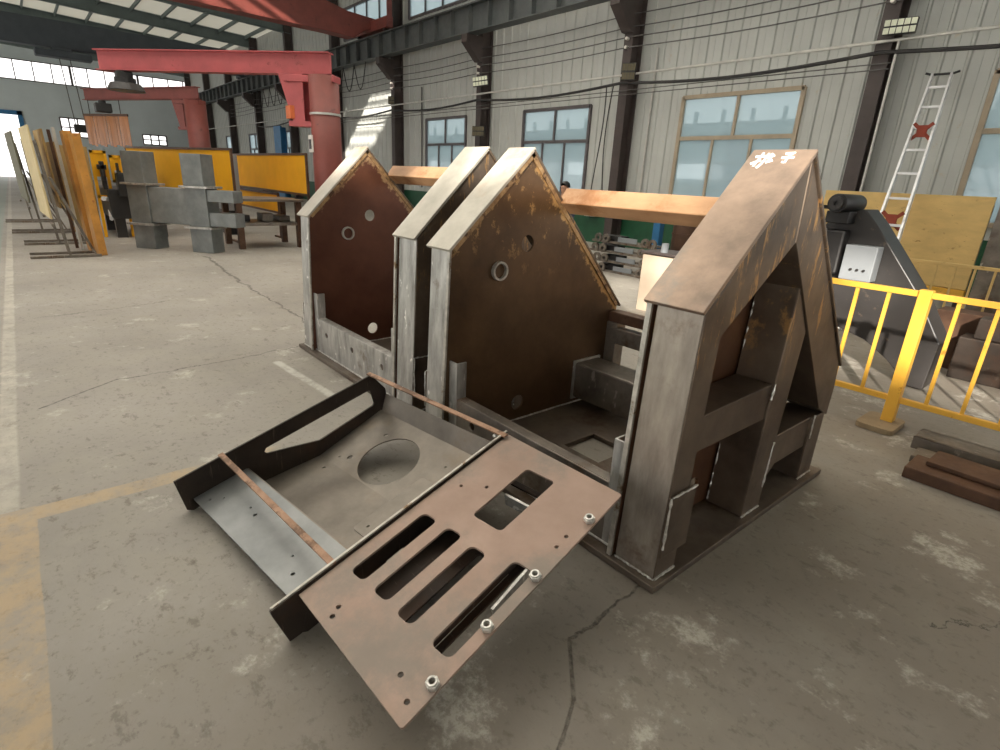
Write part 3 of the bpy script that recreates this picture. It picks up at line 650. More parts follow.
for i, (lab, x0, x1, y0, y1, z0, z1, yaw, mt) in enumerate((
        ('rust brown steel plate lying nearest on the floor at the right edge', -.66, .9, 3.98, 4.26, .0, .075, 0, 'rustplate'),
        ('dark steel plate lying behind the nearest rust brown plate', -.70, .9, 4.30, 4.50, .0, .05, 0, 'mill'),
        ('thin rusty plate stacked on top of the nearest rust brown plate', -.58, .8, 4.10, 4.36, .077, .105, 0, 'rustplate'),
        ('grey steel channel lying at the foot of the yellow railing', -.76, 1.0, 4.56, 4.78, .0, .09, 0, 'mill'))):
    b = MB().box(x0, x1, y0, y1, z0, z1)
    if i == 3: b = MB().box(x0, x1, 4.56, 4.58, 0, .09).box(x0, x1, 4.76, 4.78, 0, .09).box(x0, x1, 4.56, 4.78, .08, .09)
    o = b.build('steel_plate' if i != 3 else 'steel_channel', mt, None, .006); tag(o, lab, 'steel plate' if i != 3 else 'steel channel'); o.rotation_euler.z = math.radians((0, 2, -1, 1)[i])
# conveyor
cv = thing('inclined_conveyor', 'black inclined machine with motor on top and pale control box behind the yellow railing', 'machine', (-1.8, 6.2, 0))
MB().plate([[(-2.35, .55), (-2.35, 1.25), (-2.12, 1.50), (-1.90, 1.56), (-1.78, 1.44), (-1.30, .86), (-1.04, .46), (-1.06, .02), (-1.18, .02), (-1.40, .22), (-1.62, .36), (-1.95, .45)]], XZ, 6.05, 6.40).build('side_guard', 'darkgrey', cv, .01)
MB().box(-2.32, -1.97, 5.90, 6.05, .95, 1.36).build('gear_housing', 'black', cv, .02)
MB().cyl((-2.06, 5.78, 1.60), (-2.06, 6.30, 1.60), .085, 20).build('motor', 'black', cv, .008, smooth=True)
MB().ring((-2.06, 5.77, 1.60), (0, 1, 0), .02, .06, .03).build('fan_cover', 'darkgrey', cv)
MB().box(-2.16, -1.96, 5.86, 6.25, 1.42, 1.53).build('motor_mount', 'black', cv, .008)
cb = MB().box(-1.93, -1.66, 5.88, 6.04, .92, 1.24).build('control_box', 'boxgrey', cv, .008)
for k in range(3): MB().cyl((-1.84 + .055 * k, 5.865, 1.02), (-1.84 + .055 * k, 5.882, 1.02), .012, 12).build('push_button', 'black', cb)
for k, z in enumerate((1.02, 1.10, 1.18)): MB().box(-2.22, -2.10, 5.895, 5.902, z, z + .03).build('vent_slot', 'darkgrey', cv)
MB().box(-2.35, -2.12, 6.05, 6.4, 0, .56).build('base_frame', 'black', cv, .01)
MB().tube([(-2.06, 6.1, 1.55), (-2.25, 5.95, 1.56), (-2.5, 5.9, 1.5), (-2.8, 5.95, 1.45)], .018, 8).build('power_cable', 'cable', cv)
# low dark workpieces behind the railing
for i, (x0, x1, y0, y1, z0, z1, lab) in enumerate(((-1.05, 1.9, 6.85, 7.15, .0, .42, 'long dark steel box section lying behind the yellow railing, lower one'),
                                                   (-.95, 1.9, 6.88, 7.12, .422, .62, 'dark steel beam resting on top of the long box section'),
                                                   (-1.35, 1.9, 7.2, 7.5, .0, .60, 'dark rust brown girder lying just before the rear railing'))):
    tag(MB().box(x0, x1, y0, y1, z0, z1).build('steel_beam', 'rustplate' if i == 2 else 'dark', None, .01), lab, 'steel beam')
bd = thing('sheet_board', 'large weathered yellow board standing behind the rear railing, behind the ladder', 'board', (-2.8, 10.6, 0))
MB().box(-3.98, -1.73, 10.56, 10.62, .44, 1.76).build('board', 'ply', bd, .004)
MB().box(-3.98, -1.73, 10.54, 10.64, .32, .43).build('bottom_rail', 'yellow', bd, .004)
for x in (-3.92, -1.79): MB().box(x - .05, x + .05, 10.63, 10.72, 0, 1.65).build('post', 'greycol', bd, .004)
tag(MB().box(-1.66, 1.2, 10.55, 10.62, 0, 1.66).build('sheet_board', 'mill', None, .006), 'grey steel sheet standing at right end of the weathered yellow board', 'sheet')
# ladder leaning on the wall
ld = thing('aluminium_ladder', 'aluminium ladder with red rags leaning on the wall between column and right window', 'ladder', (-2.6, 10, 0))
top = V((-3.42, 12.95, 3.80)); bot = V((-2.28, 7.98, 0.0)); wv = V((.165, 0.01, 0))
for s in (-1, 1): MB().bar(bot + wv * s, top + wv * s * .85, .035, .07, (0, -1, .2)).build('stile', 'alu', ld, .004)
MB().tube([top - wv * 1.5 + V((0, 0, .03)), top - wv * 1.0, top + wv * 1.0, top + wv * 1.5 + V((0, 0, .03))], .02, 8).build('top_hook', 'black', ld)
k = .05
while k < .97:
    c = bot.lerp(top, k); MB().bar(c - wv, c + wv, .06, .035, (0, 0, 1)).build('rung', 'alu', ld, .003); k += .098
for k in (.72, .36):
    c = bot.lerp(top, k); g = MB()
    g.bar(c - wv * .8 - V((0, .03, .12)), c + wv * .8 + V((0, -.03, .12)), .03, .05); g.bar(c - wv * .8 + V((0, -.03, .12)), c + wv * .8 - V((0, .03, .12)), .03, .05)
    g.box(c.x - .07, c.x + .07, c.y - .05, c.y - .02, c.z - .09, c.z + .09); g.build('red_rag', 'redcloth', ld)

# floodlights and wall services
def flood(label, x, z, w=.44, h=.22, lit=True, yaw=0.0, tilt=0.0, roll=0.0):
    f = thing('floodlight', label, 'light', (x, 12.6, z))
    MB().box(x - w / 2, x + w / 2, 12.50, 12.60, z - h / 2, z + h / 2).build('housing', 'black', f, .01)
    g = MB()
    for i in range(5):
        for j in range(2):
            cx = x - w / 2 + w * (i + .5) / 5; cz = z - h / 2 + h * (j + .5) / 2; g.box(cx - w * .085, cx + w * .085, 12.485, 12.50, cz - h * .19, cz + h * .19)
    g.build('lens_array', 'lens' if lit else 'lamp_off', f)
    MB().box(x - .02, x + .02, 12.58, 12.70, z - .03, z + .03).build('mount', 'black', f)
    f.rotation_euler = (math.radians(tilt), math.radians(roll), math.radians(yaw))
flood('floodlight of ten square lenses on the column beside the ladder', -4.15, 4.56, .50, .25, True, 8)
flood('dim floodlight on the column left of the middle-right window', -10.12, 4.42, .34, .40, False, 28)
flood('tilted lit floodlight on the column between the two far windows', -16.35, 4.74, .52, .30, True, 38, 0, -8)
flood('small unlit square floodlight low on the column between the two far windows', -16.35, 3.20, .44, .32, False, 30)
flood('small floodlight on the column right of the bare ribbed wall bay', -22.35, 4.55, .26, .3, False, 40)
for i, z in enumerate((5.75, 5.50, 5.25, 5.05)):
    pts = []
    for a, b in zip(COLX[1:8], COLX[2:9]):
        for k in range(8):
            q = k / 8; pts.append((a + (b - a) * q, 12.68, z - .06 * math.sin(PI * q) - (0.03 * (i % 2))))
    pts = [(3.5, 12.68, z + .02), (-1.5, 12.68, z - .07)] + pts
    tag(MB().tube(pts, .014, 5).build('wall_wire', 'wire'), ('topmost', 'second from top', 'third from top', 'lowest')[i] + ' of the four thin wires strung high between columns', 'wire', 'wires between the columns')
tag(MB().tube([(3.6, 12.66, 4.38), (-60 + 8, 12.66, 4.38)], .028, 6).build('conduit_pipe', 'pipe'), 'pale horizontal conduit pipe running along the columns above the windows', 'pipe')
pts = [(3.6, 12.64, 4.28)]
for a, b in zip(COLX[:7], COLX[1:8]):
    for k in range(8): q = k / 8; pts.append((a + (b - a) * q, 12.64, 4.20 - .14 * math.sin(PI * q)))
tag(MB().tube(pts, .035, 6).build('power_cable', 'cable'), 'thick sagging black cable below the conduit pipe', 'cable')
for i, z in enumerate((4.02, 3.92)):
    tag(MB().tube([(-4.2, 12.68, z + .0), (-30, 12.68, z)], .012, 5).build('wall_wire', 'wire'), ('upper', 'lower')[i] + ' of two thin wires just above the window heads', 'wire')
tag(MB().tube([(-4.14, 12.66, 4.38), (-4.14, 12.66, 0.4)], .026, 8).build('conduit_pipe', 'pipe'), 'white vertical conduit pipe on the column beside the ladder', 'pipe')
tag(MB().tube([(-9.72, 13.14, 5.0), (-9.72, 13.14, 0.9)], .028, 8).build('conduit_pipe', 'pipe'), 'white vertical conduit pipe left of the wide window', 'pipe')
tag(MB().tube([(-20.9, 13.14, 5.0), (-20.9, 13.14, 1.2)], .03, 8).build('conduit_pipe', 'wire'), 'grey vertical conduit pipe left of the farthest wall window pair', 'pipe')
for i, (x, s, lab) in enumerate(((-10.64, -1, 'black cable hanging loosely left of the column'), (-10.98, 1, 'second black cable hanging beside the column'))):
    pts = [(x + s * .12 * math.sin(k / 3 + i), 12.66, 4.2 - k * .3) for k in range(12)]
    tag(MB().tube(pts, .016, 6).build('hanging_cable', 'cable'), lab, 'cable')
ins = MB()
for i, (x) in enumerate((-4.4, -10.36, -16.6, -22.5)):
    g = MB()
    for z in (5.75, 5.50, 5.25, 5.05): g.cyl((x, 12.72, z - .03), (x, 12.62, z - .03), .04, 8)
    tag(g.build('insulator_set', 'white'), 'white wire insulators on the ' + ('column beside the ladder', 'column left of the widest window', 'column between the two far windows', 'column beside the bare wall bay')[i], 'insulators')
for i, (x, z, w, h) in enumerate(((-11.35, .98, .36, .44), (-10.72, 1.02, .46, .26), (-10.2, .98, .2, .26))):
    b = thing('switch_box', ('leftmost pale switch box on the green wall', 'wide pale switch box in the middle of the three', 'small pale switch box beside the column foot')[i], 'electrical box', (x, 13.1, z), None)
    MB().box(x - w / 2, x + w / 2, 12.98, 13.17, z - h / 2, z + h / 2).build('box_body', 'white', b, .008)
    MB().box(x - w * .3, x + w * .3, 12.965, 12.98, z - h * .3, z + h * .3).build('cover', 'boxgrey', b, .004)

# background between the frames
cbn = thing('tool_cabinet', 'cream metal cabinet with dark top bar seen between the nearer frames', 'cabinet', (-4.25, 6.75, 0))
MB().box(-4.62, -3.95, 6.5, 7.0, 0, .78).build('body', 'cream', cbn, .008)
MB().box(-4.66, -3.9, 6.48, 7.02, .80, .83).build('top_bar', 'greycol', cbn, .004)
MB().cyl((-4.35, 6.6, .83), (-4.35, 6.6, .95), .05, 14).build('clamp', 'boxgrey', cbn)
for k in range(4):
    z = .02 + .19 * k; dx = (-.02, .03, -.04, .02)[k]
    r = thing('roller_frame', ('bottom roller frame of the stack seen between the nearer frames', 'second roller frame from the bottom of the stack', 'third roller frame from the bottom of the stack', 'topmost roller frame of the stack before the green wall')[k], 'roller frame', (-6.85 + dx, 9.1, z - .08), 'stacked roller frames')
    x0, x1 = -7.62 + dx, -6.08 + dx
    MB().box(x0, x1, 8.88, 8.93, z - .02, z + .02).box(x0, x1, 9.25, 9.30, z - .02, z + .02).build('side_rail', 'mill', r, .004)
    MB().box(-6.95 + dx, -6.5 + dx, 8.86, 8.88, z + .03, z + .12).build('label_plate', 'boxgrey', r)
    MB().box(-7.4 + dx, -6.95 + dx, 8.95, 9.2, z + .02, z + .12).build('drive_unit', 'black', r)
    for x in (x0 + .18, x0 + .38, x1 - .22, x1 - .06): MB().ring((x, 8.86, z + .068), (0, 1, 0), .035, .088, .04, 16).build('roller_wheel', 'mill', r)
tag(MB().box(-6.95, -6.78, 10.0, 10.15, 0, 1.35).build('blue_post', 'blue', None, .01), 'blue steel post before the green wall', 'post')
dr = thing('oil_drum', 'brown steel drum right of the blue post', 'drum', (-6.15, 10.0, 0))
MB().cyl((-6.15, 10, 0), (-6.15, 10, 1.25), .27, 28).build('drum_body', 'rustplate', dr, .01, smooth=True)
for z in (.4, .82): MB().ring((-6.15, 10, z), (0, 0, 1), .265, .285, .03, 28).build('hoop', 'rustplate', dr)
tag(MB().bar((-5.2, 9.6, .0), (-5.0, 9.9, 1.3), .05, .05).build('prop_bar', 'pipe'), 'slanted pale prop bar right of the brown drum', 'bar')

# ------------------------------------------------ person behind the tie beam
def person(x, y):
    P = thing('person', 'person with short black hair in dark workwear standing by the window', 'person', (x, y, 0))
    def skin(name, verts, edges, mat, sub=2):
        me = bpy.data.meshes.new(name); me.from_pydata([v[0] for v in verts], edges, []); o = bpy.data.objects.new(name, me); COL.objects.link(o); o.parent = P
        md = o.modifiers.new('skin', 'SKIN'); md.use_smooth_shade = True
        me.skin_vertices.new() if not me.skin_vertices else None
        for i, v in enumerate(verts): me.skin_vertices[0].data[i].radius = (v[1], v[2] if len(v) > 2 else v[1])
        me.skin_vertices[0].data[0].use_root = True
        s = o.modifiers.new('sub', 'SUBSURF'); s.levels = sub; s.render_levels = sub; me.materials.append(M[mat]); return o
    k = .985
    vs = [((0, 0, .95 * k), .15, .11), ((0, 0, 1.12 * k), .14, .10), ((0, 0, 1.32 * k), .17, .11), ((0, 0, 1.43 * k), .07, .06), ((0, 0, 1.50 * k), .055), ((0, -.01, 1.57 * k), .075, .085), ((0, -.005, 1.65 * k), .075, .09),
          ((.18, 0, 1.38 * k), .055), ((.25, .02, 1.12 * k), .043), ((.25, -.12, .92 * k), .033), ((-.18, 0, 1.38 * k), .055), ((-.25, .02, 1.12 * k), .043), ((-.25, -.12, .92 * k), .033),
          ((.10, 0, .86 * k), .09), ((.11, -.01, .48 * k), .06), ((.12, .02, .09), .04), ((.12, -.12, .035), .035), ((-.10, 0, .86 * k), .09), ((-.11, -.01, .48 * k), .06), ((-.12, .02, .09), .04), ((-.12, -.12, .035), .035)]
    es = [(0, 1), (1, 2), (2, 3), (3, 4), (4, 5), (5, 6), (2, 7), (7, 8), (8, 9), (2, 10), (10, 11), (11, 12), (0, 13), (13, 14), (14, 15), (15, 16), (0, 17), (17, 18), (18, 19), (19, 20)]
    skin('body', vs, es, 'skin')
    cl = [(p[0], *(q * 1.12 for q in p[1:])) for p in vs[:3]] + [((0, 0, 1.40 * k), .085)] + [(p[0], *(q * 1.2 for q in p[1:])) for p in vs[7:9]] + [((.25, -.08, .98 * k), .045)] + [(p[0], *(q * 1.2 for q in p[1:])) for p in vs[10:12]] + [((-.25, -.08, .98 * k), .045)] + [(p[0], *(q * 1.15 for q in p[1:])) for p in (vs[13], vs[14], vs[15])] + [(p[0], *(q * 1.15 for q in p[1:])) for p in (vs[17], vs[18], vs[19])]
    skin('workwear', cl, [(0, 1), (1, 2), (2, 3), (2, 4), (4, 5), (5, 6), (2, 7), (7, 8), (8, 9), (0, 10), (10, 11), (11, 12), (0, 13), (13, 14), (14, 15)], 'cloth')
    hm = MB(); c = V(P.location) + V((0, .012, 1.622 * k)); n_ = 16; rings = 7; vs_ = [c + V((0, 0, .098))]
    for i in range(1, rings):
        th = i / (rings - 1) * 1.75
        for j in range(n_):
            ph = 2 * PI * j / n_; front = max(0.0, -math.sin(ph)); th2 = th * (1 - .42 * front); vs_.append(c + V((.086 * math.sin(th2) * math.cos(ph), .10 * math.sin(th2) * math.sin(ph), .098 * math.cos(th2))))
    fs_ = [(0, 1 + (j + 1) % n_, 1 + j) for j in range(n_)] + [(1 + (i - 1) * n_ + j, 1 + (i - 1) * n_ + (j + 1) % n_, 1 + i * n_ + (j + 1) % n_, 1 + i * n_ + j) for i in range(1, rings - 1) for j in range(n_)]
    hm.add(vs_, fs_).build('hair', 'hair', P, 0, smooth=True)
    for s in (-1, 1):
        MB().cyl(V(P.location) + V((s * .028, -.093, 1.595 * k)), V(P.location) + V((s * .028, -.085, 1.595 * k)), .008, 8).build('eye', 'hair', P)
        MB().cyl(V(P.location) + V((s * .078, 0, 1.57 * k)), V(P.location) + V((s * .09, .01, 1.6 * k)), .02, 8).build('ear', 'skin', P)
    return P
person(-7.65, 8.0)

# ------------------------------------------------ cranes
def jib(name, label, cx, cy, r, zt, a0, a1, mat, armmat, hoist):
    J = thing(name, label, 'jib crane', (cx, cy, 0))
    MB().cyl((cx, cy, 0), (cx, cy, zt - .42), r, 28).build('column', mat, J, .0, smooth=True)
    MB().cyl((cx, cy, 0), (cx, cy, .04), r * 2, 28).build('base_flange', mat, J)
    a, b = V((a0[0], a0[1], zt - .2)), V((a1[0], a1[1], zt - .2)); d = (b - a).normalized()
    g = MB(); g.bar(a + V((0, 0, .185)), b + V((0, 0, .185)), .24, .02); g.bar(a - V((0, 0, .185)), b - V((0, 0, .185)), .24, .02); g.bar(a, b, .03, .36); g.build('arm', armmat, J)
    pp = V((cx, cy, 0)) + d * (r + .42)
    MB().bar(V((cx, cy, zt - .48)) - d * r, V((cx, cy, zt - .48)) + d * (r + .5), .3, .12).build('head_plate', armmat, J, .01)
    g = MB(); side = V((-d.y, d.x, 0))
    q = [(r + .10, zt - .40), (r + .62, zt - .40), (r + .36, zt - 1.25), (r + .10, zt - 1.25)]
    g.plate([q], lambda u_, v_, w_: V((cx, cy, 0)) + d * u_ + side * w_ + V((0, 0, v_)), .10, .12); g.plate([q], lambda u_, v_, w_: V((cx, cy, 0)) + d * u_ + side * w_ + V((0, 0, v_)), -.12, -.10)
    g.bar(V((cx, cy, zt - 1.3)), V((cx, cy, zt - 1.3)) + d * (r + .45), .26, .1); g.build('slewing_bracket', armmat, J)
    return J, d
J, d = jib('jib_crane', 'red jib crane with long arm and thick round column behind the left gabled frame', -11.62, 5.03, .29, 3.83, (-11.5, 5.15), (-15.6, 1.80), 'redbrown', 'redcrane', True)
p = V((-11.62, 5.03, 0)) + d * .66; side = V((-d.y, d.x, 0))
MB().box(p.x - .12, p.x + .12, p.y - .15, p.y + .12, 2.62, 2.86).build('junction_box', 'orangehook', J, .01)
MB().box(-11.78, -11.60, 4.71, 4.735, 2.0, 2.32).build('notice_sticker', 'white', J); MB().box(-11.74, -11.64, 4.70, 4.712, 2.06, 2.24).build('notice_symbol', 'darkgrey', J)
MB().ring((-11.62, 5.03, 2.72), (0, 0, 1), .285, .305, .04, 28).build('band', 'pipe', J)
h = thing('chain_hoist', 'dark trolley hoist with round housing hanging from the red jib arm', 'hoist', (-15.15, 2.16, 3.0))
MB().box(-15.3, -15.0, 2.0, 2.3, 3.28, 3.42).build('trolley', 'black', h, .02)
MB().cyl((-15.15, 2.16, 3.05), (-15.15, 2.16, 3.2), .36, 28, .28).build('housing', 'darkgrey', h, .02); MB().cyl((-15.15, 2.16, 3.2), (-15.15, 2.16, 3.3), .2, 20).build('drum', 'black', h)
J2, d2 = jib('jib_crane', 'dark red jib crane farther back, arm over the amber strip curtain', -22.6, 5.15, .34, 4.12, (-22.4, 5.25), (-27.6, 2.55), 'redbrown', 'redbrown', False)
h = thing('chain_hoist', 'small black hoist on the dark red jib arm end', 'hoist', (-26.6, 2.95, 3.2))
MB().box(-26.9, -26.3, 2.7, 3.2, 3.3, 3.6).build('motor', 'black', h, .03); MB().cyl((-26.6, 2.95, 3.6), (-26.6, 2.95, 3.70), .12, 12).build('trolley', 'black', h)
# overhead crane near: brick red box girder ending on the runway
C = thing('bridge_crane', 'brick red overhead crane girder crossing at the top, ending on the runway beam', 'overhead crane', (-23.5, 8, 6.8))
gx = -23.5
MB().plate([[(-8.5, 6.80), (-8.5, 7.95), (9.6, 7.95), (11.2, 7.62), (12.45, 7.55), (12.45, 7.20), (12.0, 7.12), (11.4, 6.74), (10.4, 6.78)]], YZ(0), gx - .3, gx + .3).build('girder', 'redbrown', C, .02)
MB().box(gx - 1.3, gx + 1.6, 12.15, 12.45, 7.06, 7.45).build('end_truck', 'redbrown', C, .02)
for s in (-1.0, 1.3): MB().cyl((gx + s, 12.2, 7.13), (gx + s, 12.4, 7.13), .14, 20).build('wheel', 'darkgrey', C)
MB().box(gx + 1.55, gx + 1.62, 12.2, 12.4, 7.3, 8.0).build('buffer_post', 'redbrown', C)
C = thing('bridge_crane', 'dark blue grey overhead crane girder far down the hall', 'overhead crane', (-40, 2, 7.0))
MB().box(-40.5, -39.9, -8.5, 12.4, 7.0, 8.3).build('girder', 'girder', C, .02)
MB().box(-41.6, -38.8, 12.1, 12.5, 7.0, 7.5).build('end_truck', 'girder', C)
h = thing('chain_hoist', 'grey trolley hoist with long cables under the far crane girder', 'hoist', (-39.9, 2.9, 6.0))
MB().box(-40.4, -39.5, 1.9, 4.3, 6.55, 6.85).build('trolley', 'girder', h, .05); MB().box(-40.3, -39.6, 2.6, 3.5, 6.8, 7.0).build('motor', 'girder', h, .05)
for s in (0, .45): MB().tube([(-40, 2.9 + s, 6.6), (-40, 3.05 + s, 3.4)], .025, 5).build('hoist_cable', 'wire', h)
MB().box(-40.2, -39.8, 2.95, 3.6, 3.0, 3.4).build('hook_block', 'black', h, .05)
# looping cable under the runway (festoon)
g = MB()
for k in range(14):
    x0 = -24 - k * 1.1; pts = [(x0 - 1.1 * q / 8, 12.3, 6.10 - 1.0 * math.sin(PI * q / 8)) for q in range(9)]; g.tube(pts, .02, 5)
tag(g.build('festoon_cable', 'cable'), 'looped festoon cable hanging under the far runway beam', 'cable')

# ------------------------------------------------ grey cross-shaped weldment at left
Wd = thing('crossed_box_frame', 'grey steel frame of two square columns joined by a deep box beam, far left', 'steel weldment', (-12.8, 2.1, 0))
ax = V((.762, .647, 0)); ay = V((-.647, .762, 0))
def lb(mb, o, a0, a1, b0, b1, z0, z1):
    o = V(o); vs = [o + ax * a + ay * b + V((0, 0, z)) for a in (a0, a1) for b in (b0, b1) for z in (z0, z1)]
    return mb.add(vs, [(0, 1, 3, 2), (4, 6, 7, 5), (0, 4, 5, 1), (2, 3, 7, 6), (0, 2, 6, 4), (1, 5, 7, 3)])
for o in ((-12.43, 2.46, 0), (-13.40, 1.635, 0)):
    lb(MB(), o, 0, .46, 0, .36, 0, .46).build('lower_column', 'framesteel', Wd, .01)
    lb(MB(), o, -.08, .52, -.06, .42, .46, .50).build('flange_plate', 'bright', Wd, .004)
    lb(MB(), o, 0, .44, 0, .36, .50, 1.22).build('middle_column', 'framesteel', Wd, .01)
    lb(MB(), o, -.08, .52, -.06, .42, 1.22, 1.26).build('flange_plate', 'bright', Wd, .004)
    lb(MB(), o, -.02, .42, 0, .36, 1.26, 1.84).build('upper_column', 'framesteel', Wd, .01)
lb(MB(), (-13.40, 1.635, 0), .44, 1.275, .03, .33, .52, 1.20).build('box_beam', 'framesteel', Wd, .01)
lb(MB(), (-12.43, 2.46, 0), .44, 1.0, .03, .33, .98, 1.20).build('side_arm', 'framesteel', Wd, .01)
lb(MB(), (-12.43, 2.46, 0), .44, 1.0, .03, .33, .52, .78).build('side_arm', 'framesteel', Wd, .01)
# work table with parts to its right
tb = thing('trestle_table', 'brown steel trestle table with small parts beside the grey frame', 'table', (-13.0, 4.0, 0))
MB().box(-13.7, -12.5, 3.3, 4.8, .98, 1.03).build('table_top', 'mill', tb, .004)
for x, y in ((-12.6, 3.45), (-12.6, 4.7), (-13.6, 3.45), (-13.6, 4.7)): MB().box(x - .06, x + .06, y - .06, y + .06, 0, .98).build('leg', 'rustplate', tb, .004)
MB().box(-13.65, -12.55, 3.4, 4.7, .48, .54).build('shelf', 'mill', tb, .004)
for i, (x, y, w, hh) in enumerate(((-13.1, 3.62, .25, .14), (-13.0, 4.1, .2, .18), (-13.2, 4.5, .3, .12))):
    tag(MB().box(x - w, x + w, y - .12, y + .12, .542, .542 + hh).build('machined_part', 'mill' if i else 'black', None, .02), ('black', 'grey', 'flat grey')[i] + ' machined part on the lower shelf of the trestle table', 'part')
# yellow weld screens
def screen(label, x0, x1, y0, y1, z0, z1, split=None):
    s = thing('welding_screen', label, 'screen', ((x0 + x1) / 2, (y0 + y1) / 2, 0))
    a, b = V((x0, y0, 0)), V((x1, y1, 0)); dd = b - a
    MB().bar(a + V((0, 0, (z0 + z1) / 2)), b + V((0, 0, (z0 + z1) / 2)), .02, z1 - z0 - .04).build('panel', 'yellowpanel', s)
    g = MB(); g.bar(a + V((0, 0, z1)), b + V((0, 0, z1)), .06, .05); g.bar(a + V((0, 0, z0)), b + V((0, 0, z0)), .06, .05)
    for q in (0, 1): p = a + dd * q; g.bar(p, p + V((0, 0, z1 + .02)), .05, .05, (1, 0, 0))
    g.build('frame', 'rustplate', s)
    g = MB()
    for q in (.03, .97): p = a + dd * q; g.box(p.x - .3, p.x + .3, p.y - .03, p.y + .03, 0, .04)
    g.build('foot', 'rustplate', s)
screen('tall yellow welding screen right of the grey frame, next to the red column', -18.6, -12.7, 5.0, 5.0, 1.12, 1.98)
screen('low yellow welding screen panel under the tall one beside the red column', -18.2, -14.4, 4.9, 4.9, .62, 1.06)
screen('long yellow welding screen behind the grey frame columns', -18.9, -13.7, 2.45, 3.72, .90, 2.0)
sc = thing('control_cabinet', 'pale grey control cabinet standing between the two yellow screens', 'cabinet', (-15.9, 4.05, 0))
MB().box(-16.4, -15.35, 3.95, 4.3, .6, 1.92).build('body', 'boxgrey', sc, .01); MB().box(-16.1, -15.7, 3.94, 3.952, 1.2, 1.45).build('dial_panel', 'darkgrey', sc)
MB().box(-16.35, -15.4, 3.95, 4.3, 0, .6).build('plinth', 'black', sc)
# dark machinery left of the frame
mc = thing('press_machine', 'dark machine with yellow guards behind the left grey column', 'machine', (-16.2, 2.0, 0))
MB().box(-17.4, -15.2, 1.5, 2.6, .42, 1.05).build('bed', 'black', mc, .02)
for x, y in ((-17.2, 1.65), (-15.4, 1.65), (-17.2, 2.45), (-15.4, 2.45)): MB().box(x - .1, x + .1, y - .1, y + .1, 0, .42).build('leg', 'darkgrey', mc)
MB().box(-17.3, -16.5, 1.9, 2.5, 1.05, 1.75).build('head', 'darkgrey', mc, .03)
MB().cyl((-16.2, 2.0, 1.05), (-16.2, 2.0, 1.5), .12, 16).build('spindle', 'black', mc)
MB().cyl((-15.7, 1.7, .8), (-15.2, 1.4, .85), .05, 12).build('chrome_rod', 'alu', mc); MB().cyl((-16.4, 1.6, .75), (-15.2, 1.48, .42), .04, 12).build('chrome_rod', 'alu', mc)
g = MB()
for y0, y1, z0, z1 in ((1.32, 1.62, .85, 1.84), (1.66, 1.90, 1.18, 1.76)):
    X = -15.5; t_ = .06
    g.box(X, X + .04, y0, y0 + t_, z0, z1); g.box(X, X + .04, y1 - t_, y1, z0, z1); g.box(X, X + .04, y0, y1, z1 - t_, z1); g.box(X, X + .04, y0, y1, z0, z0 + t_)
    g.box(X - .01, X + .02, y0, y1, z0 + (z1 - z0) * .45, z1); 
g.box(-15.5, -15.46, 1.32, 1.38, 0, .85); g.box(-15.5, -15.46, 1.84, 1.90, 0, 1.2); g.box(-15.5, -15.46, 1.56, 1.62, 0, .85)
g.build('guard_frame', 'yellowpanel', mc)
MB().box(-15.40, -15.20, 1.44, 1.52, 1.05, 1.62).box(-15.44, -15.2, 1.40, 1.56, 1.45, 1.55).build('torch_arm', 'black', mc, .01)
MB().box(-15.40, -15.1, 1.70, 1.86, .9, 1.40).box(-15.36, -15.16, 1.74, 1.78, 1.4, 1.6).build('tool_post', 'black', mc, .01)
# amber strip curtain
cu = thing('strip_curtain', 'row of amber copper-like strips hanging from the dark red jib arm', 'curtain', (-26.4, 3.1, 2.0))
ca, cb_ = V((-27.7, 2.42, 3.22)), V((-25.6, 3.55, 3.22)); cd = (cb_ - ca)
MB().bar(ca, cb_, .06, .08).build('rail', 'rustplate', cu)
for k in range(14):
    p = ca + cd * (k + .5) / 14; q = cd.normalized(); qq = V((q.x * math.cos(.5 * math.sin(k * 1.7)) - q.y * math.sin(.5 * math.sin(k * 1.7)), q.y, 0))
    MB().bar(p + V((0, 0, -.04)), p + V((.02 * math.sin(k), 0, -1.02 - .04 * (k % 3))), .15, .012, qq.cross(V((0, 0, 1)))).build('strip', 'curtain', cu)
for q in (.15, .85): p = ca + cd * q; MB().tube([p, (p.x, p.y, 3.74)], .015, 5).build('hanging_cable', 'cable', cu)
# ------------------------------------------------ racks with leaning sheets
def rack(label, x, y0, y1, h):
    r = thing('sheet_rack', label, 'rack', (x, (y0 + y1) / 2, 0))
    for dx in (0, .5):
        MB().box(x - dx - .025, x - dx + .025, y0, y1, 0, .045).build('foot_bar', 'mill', r, .004)
        MB().bar((x - dx, y0 + .55, .045), (x - dx, y0 + .40, h), .035, .035).build('upright', 'mill', r)
        MB().bar((x - dx, y1 - .08, .045), (x - dx, y0 + .50, h * .7), .03, .03).build('rear_stay', 'mill', r)
    MB().bar((x, y0 + .40, .55), (x - .5, y0 + .40, .55), .04, .04).build('cross_bar', 'mill', r)
rack('brown steel easel rack nearest to camera holding the pale boards', -12.3, -.05, .95, 1.9)
rack('second steel easel rack behind the nearest one', -14.3, -.10, .95, 1.9)
rack('third steel easel rack from the camera along the aisle', -16.6, -.28, .80, 1.9)
rack('farthest steel easel rack along the aisle', -19.4, -.40, .75, 1.9)
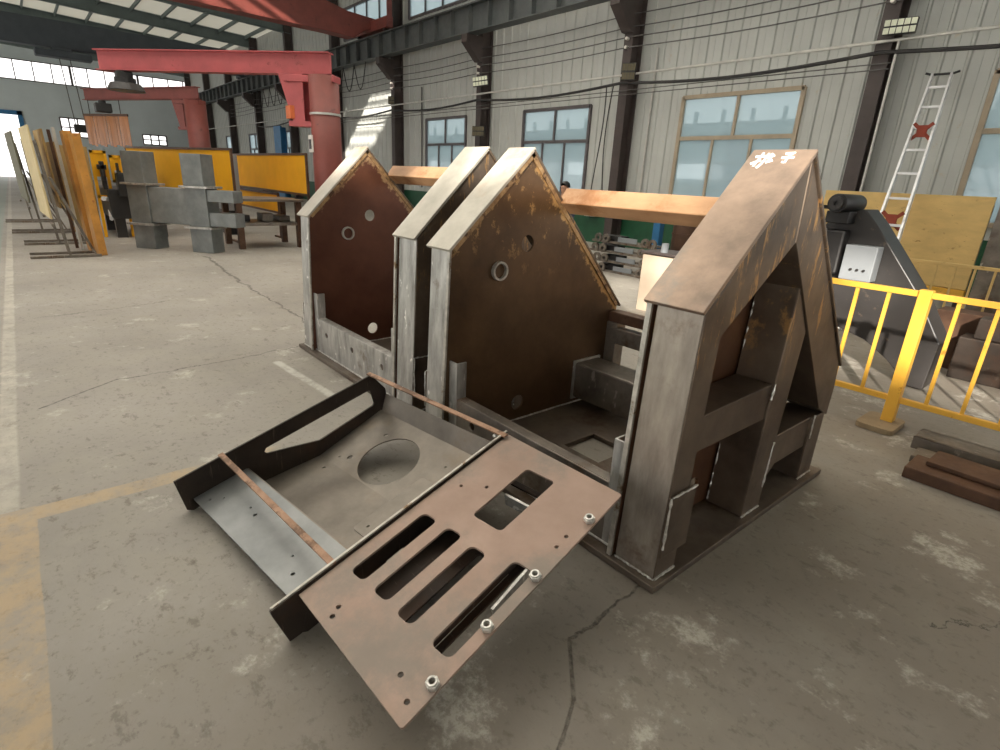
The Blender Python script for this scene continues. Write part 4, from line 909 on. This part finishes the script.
def sheet(label, x, yb, zb, w, ln, lean, mat, cat='board', name='leaning_board', th=.03):
    a = math.radians(lean); up = V((0, -math.sin(a), math.cos(a))); nn = V((0, math.cos(a), math.sin(a))); b = V((x, yb, zb))
    vs = [b + V((-dx, -dx * .045, 0)) + up * u_ + nn * k_ for dx in (0, w) for u_ in (0, ln) for k_ in (0, th)]
    o = MB().add(vs, [(0, 1, 3, 2), (4, 6, 7, 5), (0, 4, 5, 1), (2, 3, 7, 6), (0, 2, 6, 4), (1, 5, 7, 3)]).build(name, mat, None, .003); return tag(o, label, cat)
sheet('pale cream board leaning on the nearest easel rack', -12.72, .345, .62, 1.9, 1.52, 2, 'pale')
sheet('tan board leaning just behind the pale cream board', -14.0, .56, .72, 1.6, 1.42, 2, 'tanboard')
sheet('olive grey board leaning on the farthest rack by the aisle', -16.0, .13, .70, 2.2, 1.42, 2, 'olive')
sheet('dark brown board leaning between the olive grey and the pale boards', -15.2, .36, .70, 1.8, 1.30, 2, 'rustplate')
sheet('brown board leaning behind the thin shiny bars', -15.0, .76, .60, 1.9, 1.35, 2, 'tanboard')
sb = MB().box(-17.05, -17.0, .80, 1.42, .04, 1.92).box(-17.3, -16.75, .82, .88, 0, .04).box(-17.3, -16.75, 1.34, 1.40, 0, .04); tag(sb.build('upright_board', 'tanboard', None, .004), 'wide tan board standing upright behind the leaning orange brown planks', 'board')
for i, (x, yb, ln, lean, mt, w, lab) in enumerate(((-12.40, .93, 2.05, 2, 'orangeboard', .5, 'orange brown plank leaning frontmost right of the easel racks'),
                                                    (-13.0, .85, 2.10, 2, 'orangeboard', .4, 'orange brown plank leaning second behind the frontmost plank'),
                                                    (-13.3, .72, 2.15, 2, 'pipe', .06, 'thin shiny metal bar leaning beside the orange planks'),
                                                    (-13.6, .66, 2.12, 2, 'rustplate', .06, 'thin dark red bar leaning left of the shiny bar'))):
    sheet(lab, x, yb, .002, w, ln, lean, mt, 'plank' if i < 2 else 'bar', 'leaning_plank' if i < 2 else 'leaning_bar', .12 if i < 2 else .05)
tag(MB().box(-36.0, -35.9, 12.3, 13.0, 0, 4.0).box(-35.9, -34.9, 12.3, 12.4, 0, 4.0).build('upright_sheet', 'blue'), 'tall blue sheet panel beside the red crane column on the far wall', 'panel')

for o in bpy.data.objects:
    if '_w' in o: del o['_w']
